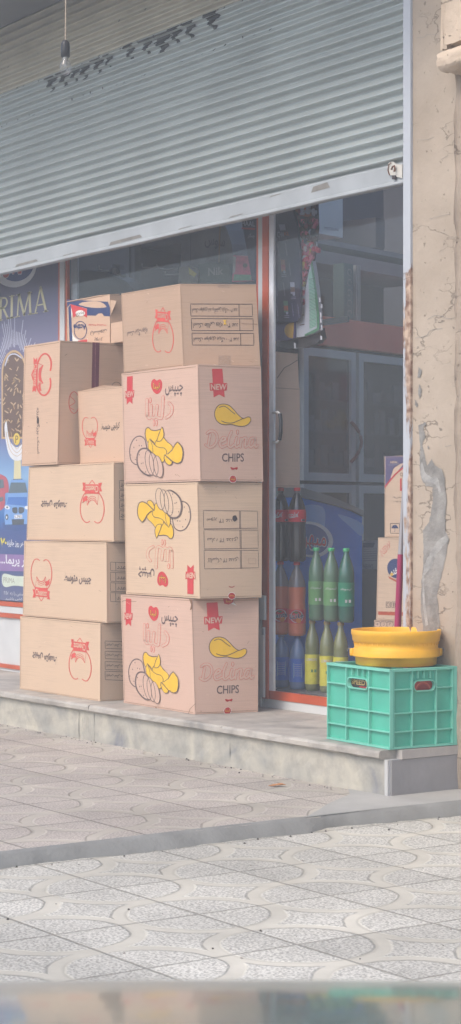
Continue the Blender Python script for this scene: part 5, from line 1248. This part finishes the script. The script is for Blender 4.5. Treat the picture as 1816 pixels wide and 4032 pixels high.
# cartons just inside at the right, by the rail
RY = .70
q0, q1 = at(1515, 2118, RY), at(1515, 1797, RY)
mbx, fr_, ri_, done = carton('cardboard_box', 'carton with purple top, red band and umbrella mark behind the rusty rail', (q0.x, RY), (q0.x + .42, RY), (q0.x + .42, RY + .2), q0.z + .003, q1.z, K_TAN)
a = fr_.seen(mbx, 1400, 1700, 2.788); PUR = mat('print_purple', (84, 76, 112), .6, .06)
a.fill([(330, 268), (600, 268), (600, 350)] + smooth([(530, 395), (450, 460), (380, 540), (328, 600)], False, 4), PUR, 0); a.stroke(smooth([(600, 345), (530, 395), (450, 460), (380, 540), (328, 605)], False, 4), 16, INK_RED, 1)
a.text('NEW', [(386, 322), (464, 322), (464, 348), (386, 348)], K_TAN, 1, .03); a.text('NEW FORMULA', [(360, 358), (500, 355), (500, 366), (360, 370)], GS[1], 1); a.text('CLEAN', [(495, 450), (600, 445), (600, 485), (495, 488)], INK_DARK, 1); a.text('L', [(495, 512), (540, 512), (540, 650), (495, 650)], INK_RED, 1, .05)
a.text('تمیز و درخشان پاک', [(412, 708), (600, 700), (600, 735), (412, 738)], INK_GREY, 1); a.text('گرم نانو پودر', [(418, 752), (600, 745), (600, 775), (418, 778)], INK_GREY, 1)
a.rect(386, 1006, 486, 1114, 6, INK_DARK, 0); a.fill([(402, 1060)] + ell(437, 1058, 36, 36, 0, 14, 180, 360) + [(472, 1060)], NAVY, 1); a.stroke([(437, 1055), (437, 1092), (428, 1096)], 4, NAVY, 1)
done()
q2, q3 = at(1482, 2440, RY - .02), at(1489, 2122, RY - .02)
mbx, fr_, ri_, done = carton('cardboard_box', 'carton lettered NEW with a blue oval, under the purple topped carton', (q2.x, RY - .02), (q2.x + .46, RY - .02), (q2.x + .46, RY + .2), q2.z, q0.z + .001, K_TAN, (q3.x, RY - .02), (q3.x + .44, RY - .02), (q3.x + .44, RY + .2))
a = fr_.seen(mbx, 1400, 1700, 2.788)
a.text('NEW', [(270, 1310), (378, 1200), (402, 1258), (300, 1372)], INK_RED, 0, .05); a.text('NEW', [(274, 1314), (376, 1208), (396, 1258), (302, 1364)], K_TAN, 1, .015)
a.fill(ell(455, 1500, 98, 108, -20, 32), NAVY, 0); a.text('لبخند', [(385, 1520), (520, 1440), (530, 1560), (395, 1600)], PRINT_WHITE, 1, .03); a.fill(ell(410, 1565, 18, 16), INK_YEL, 2)
a.fill([(370, 1585), (480, 1640), (480, 1660), (380, 1610)], ORANGE, 1)
a.rect(342, 1868, 390, 1930, 5, INK_GREY, 0); a.stroke(ell(366, 1898, 15, 20), 4, INK_GREY, 0, True); a.rect(404, 1868, 462, 1930, 5, INK_GREY, 0); a.fill([(418, 1876), (426, 1876), (426, 1922), (418, 1922)], INK_DARK, 0); a.fill([(436, 1876), (444, 1876), (444, 1922), (436, 1922)], INK_DARK, 0)
a.fill([(250, 1972), (540, 1980), (540, 2020), (252, 2010)], ORANGE, 0)
done()
q4 = at(1462, 2500, RY - .03)
mbx, fr_, ri_, done = carton('cardboard_box', 'crumpled pale carton with handling marks at the bottom of the right pile', (q4.x, RY - .03), (q4.x + .48, RY - .03), (q4.x + .48, RY + .2), SZ + .001, q2.z - .002, K_PALE, (at(1470, 2440, RY - .03).x, RY - .025), (q4.x + .46, RY - .03), (q4.x + .46, RY + .2))
a = fr_.seen(mbx, 1400, 1700, 2.788); 
for x, t in ((244, '4'), (322, 'د'), (398, '۲')): a.stroke(smooth([(x - 32, 2090), (x, 2080), (x + 32, 2090), (x + 36, 2130), (x, 2150), (x - 36, 2130)]), 4, INK_GREY, 0, True); a.text(t, [(x - 10, 2098), (x + 10, 2098), (x + 10, 2128), (x - 10, 2128)], INK_GREY, 0)
done()
# mop or broom handle leaning by the rail
mop = thing('broom', 'broom handle, grey above and magenta below, leaning by the rusty rail', 'broom', at(1545, 2900, .5))
p_t, p_m, p_b = at(1590, 1930, .52), at(1578, 2183, .505), at(1566, 2475, .49)
dirn = (p_b - p_m).normalized(); foot_ = p_b + dirn * ((p_b.z - SZ - .05) / -dirn.z)
mb = MB(); mb.tube([foot_, p_b, p_m], [.0145, .0145, .013], mat('handle_magenta', (158, 34, 84), .35, .06), 12); mb.build('grip', mop)
mb = MB(); mb.tube([p_m, p_t, p_t + (p_t - p_m) * .25], [.0115, .0075, .006], mat('handle_grey', (164, 160, 164), .35, .05, metal=.3), 12); mb.build('pole', mop)
mb = MB(); mb.hexa([(foot_.x - .10, .47), (foot_.x + .10, .47), (foot_.x + .10, .53), (foot_.x - .10, .53)], SZ + .001, foot_.z + .012, mat('broom_head', (120, 60, 90), .6), None); mb.build('head', mop)

# window display in the left window: sacks, packets and hooks
sy = .95
sack = thing('rice_sack', 'grey white sack lettered in Persian behind the left window', 'sack', at(800, 1110, sy))
mb = MB(); so = [(712, 1010), (716, 925), (740, 905), (770, 888), (830, 862), (870, 862), (895, 905), (912, 960), (920, 1020), (918, 1125), (712, 1125)]
SKM = mat('sack_grey', (124, 126, 130), .7, .12, 12, .5, 20)
mb.prism([at(x, y, sy) for x, y in so], (0, .20, 0), SKM); a = Art(mb, lambda x, y, off: at(x, y, sy - off)); a.text('سوس', [(806, 935), (886, 945), (886, 985), (806, 975)], GS[2], 0, .02); a.text('قند و شکر', [(810, 1010), (870, 1008), (870, 1025), (810, 1027)], GS[2], 0); a.stroke([(752, 925), (750, 1040)], 2, GS[2], 0); mb.build('sack_body', sack)
mb = MB(); mb.tube([at(868, 870, sy - .012), at(864, 980, sy - .02), at(860, 1110, sy - .012)], .004, mat('twine', (146, 124, 100), .8), 6); mb.build('twine', sack)
def packet(name, label, pts, y, m_, extra=None, cat='packet', grp=None):
    mb = MB(); mb.prism([at(x, yy, y) for x, yy in pts], (0, .03, 0), m_)
    a = Art(mb, lambda x, yy, off: at(x, yy, y - off))
    if extra: extra(a)
    return tag(mb.build(name), label, cat, grp)
packet('snack_packet', 'dim green packet with pale lettering in front of the grey sack', [(782, 1040), (830, 1032), (905, 1040), (912, 1112), (780, 1114)], .90, mat('packet_green', (74, 92, 84), .4, .2, 30), lambda a: a.text('Nik', [(820, 1055), (880, 1050), (880, 1080), (820, 1086)], GS[1], 0, .02))
packet('snack_packet', 'clear packet with a yellow label left of the green packet', [(706, 1052), (740, 1046), (782, 1062), (780, 1112), (702, 1114)], .89, mat('packet_grey', (124, 122, 110), .3, .2, 30), lambda a: (a.fill([(742, 1052), (775, 1078), (765, 1090), (745, 1080)], mat('packet_yellow', (178, 172, 70), .4), 0)))
packet('sweet_packet', 'clear packet of bright pink sweets near the orange window post', [(920, 1005), (985, 1008), (992, 1105), (914, 1110)], .80, mat('packet_pink', (176, 72, 104), .35, .35, 55), lambda a: (a.fill([(922, 1080), (988, 1082), (990, 1104), (918, 1106)], PG, 0), a.fill([(918, 1010), (930, 1010), (926, 1070), (916, 1080)], GS[1], 0), a.fill(ell(965, 1045, 9, 9), INK_DARK, 1)))
packet('hanging_banner', 'narrow navy hanging banner with white letters by the orange post', [(948, 850), (1010, 830), (1006, 1108), (992, 1104), (975, 1000)], .76, NV, lambda a: (a.text('HAAL', [(950, 868), (1004, 872), (1004, 892), (952, 888)], PW_, 0, .02), a.text('چکر', [(974, 918), (1004, 920), (1004, 940), (976, 940)], PW_, 0), a.fill([(952, 895), (1004, 898), (1004, 905), (952, 902)], RUBY, 0)), 'banner')
rack = thing('hook_rack', 'empty wire hook rack in the dark of the left window', 'rack', at(540, 1200, 1.1))
mb = MB(); p0, p1 = at(534, 1150, 1.1), at(546, 940, 1.1); mb.box(p0.x, p0.x + .03, 1.1, 1.12, SZ, 2.75, mat('rack_pale_blue', (168, 196, 204), .5)); mb.build('post', rack)
for i, (x0_, y0_, x1_, y1_) in enumerate(((650, 1082, 730, 1072), (618, 1056, 700, 1058), (560, 1052, 625, 1048), (390, 1060, 455, 1068))):
    mb = MB(); w0 = at(x0_, y0_, 1.02); w1 = at(x1_, y1_, 1.10); mb.tube([w0 + Vector((0, 0, .02)), w0, w0.lerp(w1, .5) - Vector((0, 0, .006)), w1], .0035, GS[1], 6); mb.build('hook', rack)
for px_ in (508, 588, 605): 
    mb = MB(); mb.box(at(px_, 1000, 1.25).x, at(px_, 1000, 1.25).x + .012, 1.25, 1.262, SZ, 2.75, GS[2]); mb.build('upright', rack)
mb = MB(); mb.box(-3.5, -1.9, 1.30, 1.31, 2.02, 2.05, GS[2]); mb.build('rail', rack)
mb = MB()
for i in range(9):
    p_ = at(rr.uniform(395, 480), rr.uniform(1045, 1115), 1.05); s_ = rr.uniform(.02, .045)
    mb.prism([(p_.x + s_ * math.cos(k * 1.05) * rr.uniform(.6, 1.2), 1.03 + rr.uniform(0, .02), p_.z + s_ * math.sin(k * 1.05) * rr.uniform(.6, 1.4)) for k in range(6)], (0, .03, 0), rr.choice(GS[:3]))
zz_ = at(430, 1140, 1.0).z
mb.prism([at(x, y, 1.0) for x, y in [(285, 1085), (330, 1062), (420, 1072), (500, 1110), (540, 1160), (285, 1200)]], (0, .10, 0), mat('dark_bag', (76, 76, 80), .6, .15, 9))
tag(mb.build('bag_heap'), 'dim heap of dark plastic bags behind the washing powder carton', 'bags')

# ====================================================== CRATE, BUCKET, OUTSIDE
GREEN = mat('crate_green', (80, 176, 152), .45, .12, 7, .1, 60); GREEN2 = mat('crate_green_rib', (118, 194, 174), .42, .08, 9)
cr = thing('plastic_crate', 'green plastic crate with handle slots on the corner of the step', 'crate', (-.225, .18, SZ))
cA, cB = Vector((-.437, .045, 0)), Vector((-.014, .018, 0)); e1 = (cA - cB).normalized(); e2 = Vector((-e1.y, e1.x, 0)); e2 = e2 if e2.y > 0 else -e2
cw, cd, ch = (cA - cB).length, .318, .302
cz0 = SZ + .002
def cpt(u, w, z): return cB + e1 * u + e2 * w + Vector((0, 0, cz0 + z))
def cbox(u0, u1, w0, w1, z0, z1, m, mb): mb.hexa([cpt(u0, w0, 0)[:2], cpt(u1, w0, 0)[:2], cpt(u1, w1, 0)[:2], cpt(u0, w1, 0)[:2]], cz0 + z0, cz0 + z1, m)
def crate_side(L, P, name, hole_u0, hole_u1, cols, shade):
    """P(u, depth, z): u along the side, depth inwards"""
    mb = MB(); t = .004; rib = .014
    hz0, hz1 = .216, .252
    us = [0] + cols + [L]
    def bx(u0, u1, d0, d1, z0, z1, m):
        vs = [P(u0, d0, z0), P(u1, d0, z0), P(u1, d1, z0), P(u0, d1, z0), P(u0, d0, z1), P(u1, d0, z1), P(u1, d1, z1), P(u0, d1, z1)]
        mb.mesh(vs, [(0, 1, 5, 4), (1, 2, 6, 5), (2, 3, 7, 6), (3, 0, 4, 7), (4, 5, 6, 7), (3, 2, 1, 0)], m)
    # web panels, the middle one with a stadium hole
    for i in range(len(us) - 1):
        if us[i] <= hole_u0 and us[i + 1] >= hole_u1:
            bx(us[i], us[i + 1], rib, rib + t, .004, hz0 - .012, GREEN); bx(us[i], us[i + 1], rib, rib + t, hz1 + .012, ch - .004, GREEN)
            N = 40; cu, czz = (hole_u0 + hole_u1) / 2, (hz0 + hz1) / 2; r_ = (hz1 - hz0) / 2; hl = (hole_u1 - hole_u0) / 2 - r_
            inn, outr = [], []
            for k in range(N):
                a_ = 2 * math.pi * k / N; x_, z_ = math.cos(a_) * r_, math.sin(a_) * r_
                x_ += hl if x_ > 0 else -hl; inn.append((cu + x_, czz + z_))
                sx = (us[i + 1] - us[i]) / 2; s_ = 1 / max(abs(math.cos(a_)), 1e-6); s2 = 1 / max(abs(math.sin(a_)), 1e-6)
                q_ = min(s_, s2); outr.append(((us[i] + us[i + 1]) / 2 + math.cos(a_) * q_ * sx, czz + math.sin(a_) * q_ * (r_ + .012)))
            vs = [P(u, rib, z) for u, z in inn] + [P(u, rib, z) for u, z in outr]
            mb.mesh(vs, [(k, (k + 1) % N, N + (k + 1) % N, N + k) for k in range(N)], GREEN)
            vs = [P(u, 0.0, z) for u, z in inn] + [P(u, rib + t, z) for u, z in inn] + [P(cu + (u - cu) * 1.05, 0.0, czz + (z - czz) * 1.22) for u, z in inn] + [P(cu + (u - cu) * 1.05, rib, czz + (z - czz) * 1.22) for u, z in inn]
            mb.mesh(vs, [(k, (k + 1) % N, N + (k + 1) % N, N + k) for k in range(N)] + [(k, (k + 1) % N, 2 * N + (k + 1) % N, 2 * N + k) for k in range(N)] + [(2 * N + k, 2 * N + (k + 1) % N, 3 * N + (k + 1) % N, 3 * N + k) for k in range(N)], GREEN2)
            for q in range(1, 4): bx(us[i] + (us[i + 1] - us[i]) * q / 4 - .0015, us[i] + (us[i + 1] - us[i]) * q / 4 + .0015, .002, rib, hz1 + .01, ch - .012, GREEN2)
        else: bx(us[i], us[i + 1], rib, rib + t, .004, ch - .004, GREEN)
    # ribs
    for u in cols: bx(u - .0022, u + .0022, .0006, rib + .001, .008, ch - .01, GREEN2)
    for z in (.064, .134, .224):
        for i in range(len(us) - 1):
            if z == .224 and us[i] <= hole_u0 and us[i + 1] >= hole_u1: continue
            a_, b_ = us[i] + (.003 if i else .002), us[i + 1] - (.003 if i < len(us) - 2 else .002)
            bx(a_, b_, .0008, rib + .001, z - .0022, z + .0022, GREEN2)
    bx(0, L, -.001, rib + .002, 0, .008, GREEN2); bx(0, L, -.002, rib + .003, ch - .010, ch, GREEN2)
    bx(0, .004, .0003, rib + .001, .0085, ch - .0105, GREEN2)
    bx(L - .004, L, .0003, rib + .001, .0085, ch - .0105, GREEN2)
    return mb.build(name, cr)
crate_side(cw, lambda u, d, z: cpt(u, d, z), 'side_panel', cw * .35, cw * .665, [cw * .33, cw * .69], 0)
crate_side(cd - .036, lambda u, d, z: cpt(d + .0005, u + .018, z), 'side_panel', (cd - .036) * .345, (cd - .036) * .69, [(cd - .036) * .315, (cd - .036) * .72], 1)
crate_side(cw, lambda u, d, z: cpt(u, cd - d, z), 'side_panel', cw * .35, cw * .665, [cw * .33, cw * .69], 0)
crate_side(cd - .036, lambda u, d, z: cpt(cw - d - .0005, u + .018, z), 'side_panel', (cd - .036) * .345, (cd - .036) * .69, [(cd - .036) * .315, (cd - .036) * .72], 1)
mb = MB(); cbox(.02, cw - .02, .02, cd - .02, .002, .006, GREEN, mb); mb.build('base', cr)
# things inside: dark bag lettered EEDY behind the left slot, red tub behind the right slot
zc = .25
mb = MB(); cbox(cw * .33, cw * .70, .024, .036, .007, .285, mat('bag_black', (52, 40, 44), .4, .2, 20), mb)
a = Art(mb, lambda x, y, off: cpt(x, .024 - off, y))
a.text('SPEEDY', [(cw * .68, .246), (cw * .40, .246), (cw * .40, .226), (cw * .68, .226)], mat('gold_letter', (206, 170, 110), .4), 1, .03)
a.stroke([(cw * .41, .220), (cw * .55, .219)], .004, INK_RED, 1)
tag(mb.build('snack_bag'), 'black snack bag with gold letters inside the crate behind its left slot', 'bag')
mb = MB(); RT = mat('tub_red', (180, 60, 52), .35, .08)
cbox(.024, .055, cd * .34, cd * .80, .007, .285, RT, mb)
a = Art(mb, lambda x, y, off: cpt(.024 - off, x, y)); a.stroke([(cd * .54 + .036 * math.cos(t), .209 + .036 * math.sin(t)) for t in [math.pi * k / 12 for k in range(13)]], .006, mat('tub_light', (206, 96, 84), .35), 1)
a.fill([(cd * .54 + .028 * math.cos(t), .209 + .028 * math.sin(t)) for t in [math.pi * k / 12 for k in range(13)]], mat('tub_dark', (150, 44, 42), .35), 1)
tag(mb.build('red_tub'), 'red plastic tub inside the crate behind its right slot', 'tub')
# yellow bucket
bc = at(1560, 2490, .195); bcx, bcy = bc.x, .195; bzt = bc.z + .012
BKY = mat('bucket_yellow', (234, 176, 44), .42, .13, 9, .05, 60); R_ = .1745
bk = thing('yellow_bucket', 'yellow plastic bucket with a ribbed rim standing in the green crate', 'bucket', (bcx, bcy, cz0 + ch))
hb_ = bzt - (cz0 + ch) - .0005
prof = [(R_ * .86, -hb_), (R_ * .90, -hb_ + .004), (R_ * .915, -.104), (R_ * .93, -.1035), (R_ * .978, -.102), (R_ * .978, -.099), (R_ * .958, -.074), (R_ * .95, -.072), (R_ * .93, -.071), (R_ * .935, -.048), (R_ * .955, -.045), (R_ * .97, -.043), (R_ * .985, -.022), (R_, -.018), (R_, -.003), (R_ * .99, 0), (R_ * .965, 0), (R_ * .955, -.004), (R_ * .90, -.06), (R_ * .86, -hb_ + .012), (.001, -hb_ + .011)]
mb = MB(); mb.lathe((bcx, bcy, bzt), prof, BKY, 56)
for k in range(len(mb.sm)): mb.sm[k] = True
for k in range(44):
    a_ = 2 * math.pi * k / 44; c_, s_ = math.cos(a_), math.sin(a_); tx, ty = -s_ * .0012, c_ * .0012
    r0, r1_ = R_ * .918, R_ * .946
    mb.hexa([(bcx + c_ * r0 - tx, bcy + s_ * r0 - ty), (bcx + c_ * r1_ - tx, bcy + s_ * r1_ - ty), (bcx + c_ * r1_ + tx, bcy + s_ * r1_ + ty), (bcx + c_ * r0 + tx, bcy + s_ * r0 + ty)], bzt - .056, bzt - .0445, BKY)
mb.build('bucket_body', bk)
vx, vy = SN, CS                                    # the handle's ears face left and right across the view
for s_ in (1, -1):
    mb = MB(); r_ = R_ * .985; o_ = Vector((bcx + vx * r_ * s_, bcy + vy * r_ * s_, bzt - .090)); mb.lathe((o_.x, o_.y, o_.z - .014), [(.0005, 0), (.008, .002), (.009, .010), (.009, .024), (.007, .030), (.0005, .031)], BKY, 14); mb.build('ear', bk)
mb = MB(); pts = []
for i in range(21):
    t = math.pi * i / 20; d_ = math.cos(t) * (R_ + .012); dn_ = math.sin(t)
    pts.append((bcx + vx * d_ - CS * 0 + (-.0) , bcy + vy * d_, bzt - .085 - .02 * 0 - dn_ * .0))
w_ = [Vector((bcx + vx * (R_ * .99), bcy + vy * (R_ * .99), bzt - .074)), Vector((bcx + vx * (R_ + .010), bcy + vy * (R_ + .010), bzt - .074)), Vector((bcx + vx * (R_ + .016), bcy + vy * (R_ + .016), bzt - .085)), Vector((bcx + vx * (R_ + .016), bcy + vy * (R_ + .016), bzt - .150))]
mb.tube(w_, .002, GREY_PAINT, 6); mb.build('wire_handle', bk); mb = MB(); mb.tube([Vector((2 * bcx - q.x, 2 * bcy - q.y, q.z)) for q in w_[:3]], .002, GREY_PAINT, 6); mb.build('wire_handle', bk)

# dry leaf and grit on the pavement
p_ = atz(1090, 3098, .0)
mb = MB(); lf = [(-.035, 0, .002), (-.012, .012, .006), (.02, .014, .010), (.038, .004, .004), (.015, -.010, .008), (-.012, -.012, .003)]
mb.face([(p_.x + SN * x - CS * y, p_.y + CS * x + SN * y, z + .003) for x, y, z in lf], mat('dry_leaf', (176, 122, 78), .8, .15, 60)); mb.face([(p_.x + SN * x - CS * y, p_.y + CS * x + SN * y, z + .0015) for x, y, z in lf[::-1]], mat('dry_leaf', (176, 122, 78)))
tag(mb.build('dry_leaf'), 'small curled brown leaf on the upper pavement before the step', 'leaf')
mb = MB(); rr = random.Random(17); GRT = [mat('grit_dark', (70, 66, 62), .9), mat('grit_pale', (160, 154, 146), .9)]
for i in range(170):
    if i < 90: x, y, z = rr.uniform(-4, -.3), -.005 - abs(rr.gauss(0, .03)), 0
    elif i < 130: x, y, z = rr.gauss(.30, .02), rr.uniform(-2.2, .1), -.04
    else: x, y, z = rr.uniform(.4, 2.2), rr.uniform(-2.4, 0), -.04
    s_ = rr.uniform(.002, .006); q = [(x + s_ * math.cos(k * 1.26) * rr.uniform(.6, 1.3), y + s_ * math.sin(k * 1.26) * rr.uniform(.6, 1.3)) for k in range(5)]
    mb.hexa(q, z - .001, z + s_ * .9, rr.choice(GRT), [(x + (a_ - x) * .5, y + (b_ - y) * .5) for a_, b_ in q])
kind(mb.build('grit'), 'stuff')

# ------------------------- bonnet of the car the photograph was taken from
car = thing('parked_car', 'blurred glossy grey green car bonnet along the bottom edge of the photo', 'car', (CAMX - CS * 1.2, CAMY + SN * 1.2, -.17))
fw = Vector((-CS, SN, 0)); rt = Vector((SN, CS, 0)); cam = Vector((CAMX, CAMY, 0))
def kp(lat, d, z): return cam + fw * d + rt * lat + Vector((0, 0, z))
prof = []                                   # (distance ahead, height): nearly flat, rolling down at the front
d, z = 1.34, None
m_edge = (3858 - HY) / F
z = CH - m_edge * 1.25
sl = lambda dd: math.radians(13.6) * 0 + (.2417 + (dd - 1.25) * .38)       # slope grows towards the nose
dd = 1.25; zz = z
front = []
while dd < 1.40:
    front.append((dd, zz)); zz -= (.2417 + (dd - 1.25) * 2.2) * .01; dd += .01
backp = []; dd = 1.25; zz = z
while dd > .35:
    slope = max(.02, .2417 - (1.25 - dd) * .48)
    dd -= .02; zz += slope * .02; backp.append((dd, zz))
prof = backp[::-1] + front
nose = front[-1]
prof += [(nose[0] + .02, nose[1] - .02), (nose[0] + .03, nose[1] - .06)]
CARP = mat('car_paint', (112, 128, 120), .22, .04, 3, spec=.6)
try: CARP.node_tree.nodes['Principled BSDF'].inputs['Coat Weight'].default_value = .6; CARP.node_tree.nodes['Principled BSDF'].inputs['Coat Roughness'].default_value = .08
except Exception: pass
mb = MB(); lats = [-.72 + 1.44 * i / 24 for i in range(25)]
crown = lambda l: -.050 * (abs(l) / .72) ** 3
vs = [kp(l, d_ - .05 * (l / .72) ** 2, z_ + crown(l)) for d_, z_ in prof for l in lats]
nl = len(lats); fs = [(j * nl + i, j * nl + i + 1, (j + 1) * nl + i + 1, (j + 1) * nl + i) for j in range(len(prof) - 1) for i in range(nl - 1)]
mb.mesh(vs, fs, CARP, True); mb.build('bonnet', car)
mb = MB()
zn = prof[-1][1] - .004
mb.hexa([kp(-.66, 1.36, 0)[:2], kp(.66, 1.36, 0)[:2], kp(.66, .40, 0)[:2], kp(-.66, .40, 0)[:2]], .02, zn - .03, mat('car_dark_body', (60, 68, 70), .4)); mb.build('front_body', car)
mb = MB(); bar_ = [kp(-.74, 1.30, 0), kp(-.5, 1.41, 0), kp(.5, 1.41, 0), kp(.74, 1.30, 0), kp(.74, 1.2, 0), kp(-.74, 1.2, 0)]
mb.hexa([q[:2] for q in bar_], .08, zn - .14, CARP); mb.build('bumper', car)
for s_ in (-1, 1):
    mb = MB(); mb.hexa([kp(s_ * .62, 1.375, 0)[:2], kp(s_ * .36, 1.405, 0)[:2], kp(s_ * .36, 1.36, 0)[:2], kp(s_ * .62, 1.36, 0)[:2]], zn - .12, zn - .035, mat('lamp_lens', (200, 204, 206), .15)); mb.build('headlight', car)
    mb = MB(); o_ = kp(s_ * .66, .85, .11); axis = rt
    ring = lambda r_, off_: [o_ + axis * off_ + fw * (r_ * math.cos(2 * math.pi * k / 24)) + Vector((0, 0, r_ * math.sin(2 * math.pi * k / 24))) for k in range(24)]
    vs = ring(.28, -.09) + ring(.28, .09) ; mb.mesh(vs, [(k, (k + 1) % 24, 24 + (k + 1) % 24, 24 + k) for k in range(24)] + [tuple(range(24)), tuple(range(47, 23, -1))], mat('tyre_rubber', (34, 34, 34), .8)); mb.build('wheel', car)

# ------------------------------------------------------- haze added in place of the windscreen's milky veil
hm = bpy.data.materials.new('haze_veil'); hm.use_nodes = True; hn = hm.node_tree; hn.nodes.remove(hn.nodes['Principled BSDF'])
pv = hn.nodes.new('ShaderNodeVolumePrincipled'); pv.inputs['Color'].default_value = (.95, .98, .97, 1); pv.inputs['Density'].default_value = .017; pv.inputs['Anisotropy'].default_value = .0
hn.links.new(pv.outputs[0], hn.nodes['Material Output'].inputs['Volume'])
mb = MB(); mb.box(-95, 95, -95, 95, -1.2, 5.2, hm); kind(mb.build('added_haze_veil'), 'stuff')

# ============================================================= LIGHT AND CAMERA
w = bpy.data.worlds.new('World'); scene.world = w; w.use_nodes = True
bg = w.node_tree.nodes['Background']; sky = w.node_tree.nodes.new('ShaderNodeTexSky'); sky.sky_type = 'NISHITA'
SUN_EL, SUN_AZ = math.radians(48), Vector((.10, -1, 0)).normalized()
sky.sun_disc = False; sky.sun_elevation = SUN_EL; sky.sun_rotation = math.atan2(SUN_AZ.x, SUN_AZ.y)
sky.dust_density = 3.0; sky.air_density = 1.0; sky.ozone_density = 1.0
w.node_tree.links.new(sky.outputs[0], bg.inputs['Color']); bg.inputs['Strength'].default_value = .15
sl_ = bpy.data.lights.new('sun', 'SUN'); sl_.energy = .55; sl_.angle = math.radians(14); sl_.color = (1, .95, .88)
so_ = bpy.data.objects.new('sun', sl_); COL.objects.link(so_)
sd = SUN_AZ * math.cos(SUN_EL) + Vector((0, 0, math.sin(SUN_EL)))
so_.rotation_euler = (-sd).to_track_quat('-Z', 'Y').to_euler(); so_.location = (0, -6, 8)

cd_ = bpy.data.cameras.new('camera'); co = bpy.data.objects.new('camera', cd_); COL.objects.link(co)
co.location = (CAMX, CAMY, CH)
co.rotation_euler = Vector((-CS, SN, 0)).to_track_quat('-Z', 'Y').to_euler()
cd_.sensor_fit = 'VERTICAL'; cd_.sensor_height = 36; cd_.lens = 36 * F / 4032
cd_.shift_y = (HY - 2016) / 4032
cd_.clip_start = .05; cd_.clip_end = 1500
cd_.dof.use_dof = True; cd_.dof.focus_distance = 8.6; cd_.dof.aperture_fstop = 16
scene.camera = co
scene.view_settings.view_transform = 'Standard'; scene.view_settings.look = 'None'
scene.view_settings.exposure = 1.05; scene.view_settings.gamma = 1
scene.render.resolution_x, scene.render.resolution_y = 461, 1024
scene.cycles.use_denoising = True
scene.cycles.max_bounces = 8; scene.cycles.transparent_max_bounces = 12; scene.cycles.caustics_reflective = False; scene.cycles.caustics_refractive = False
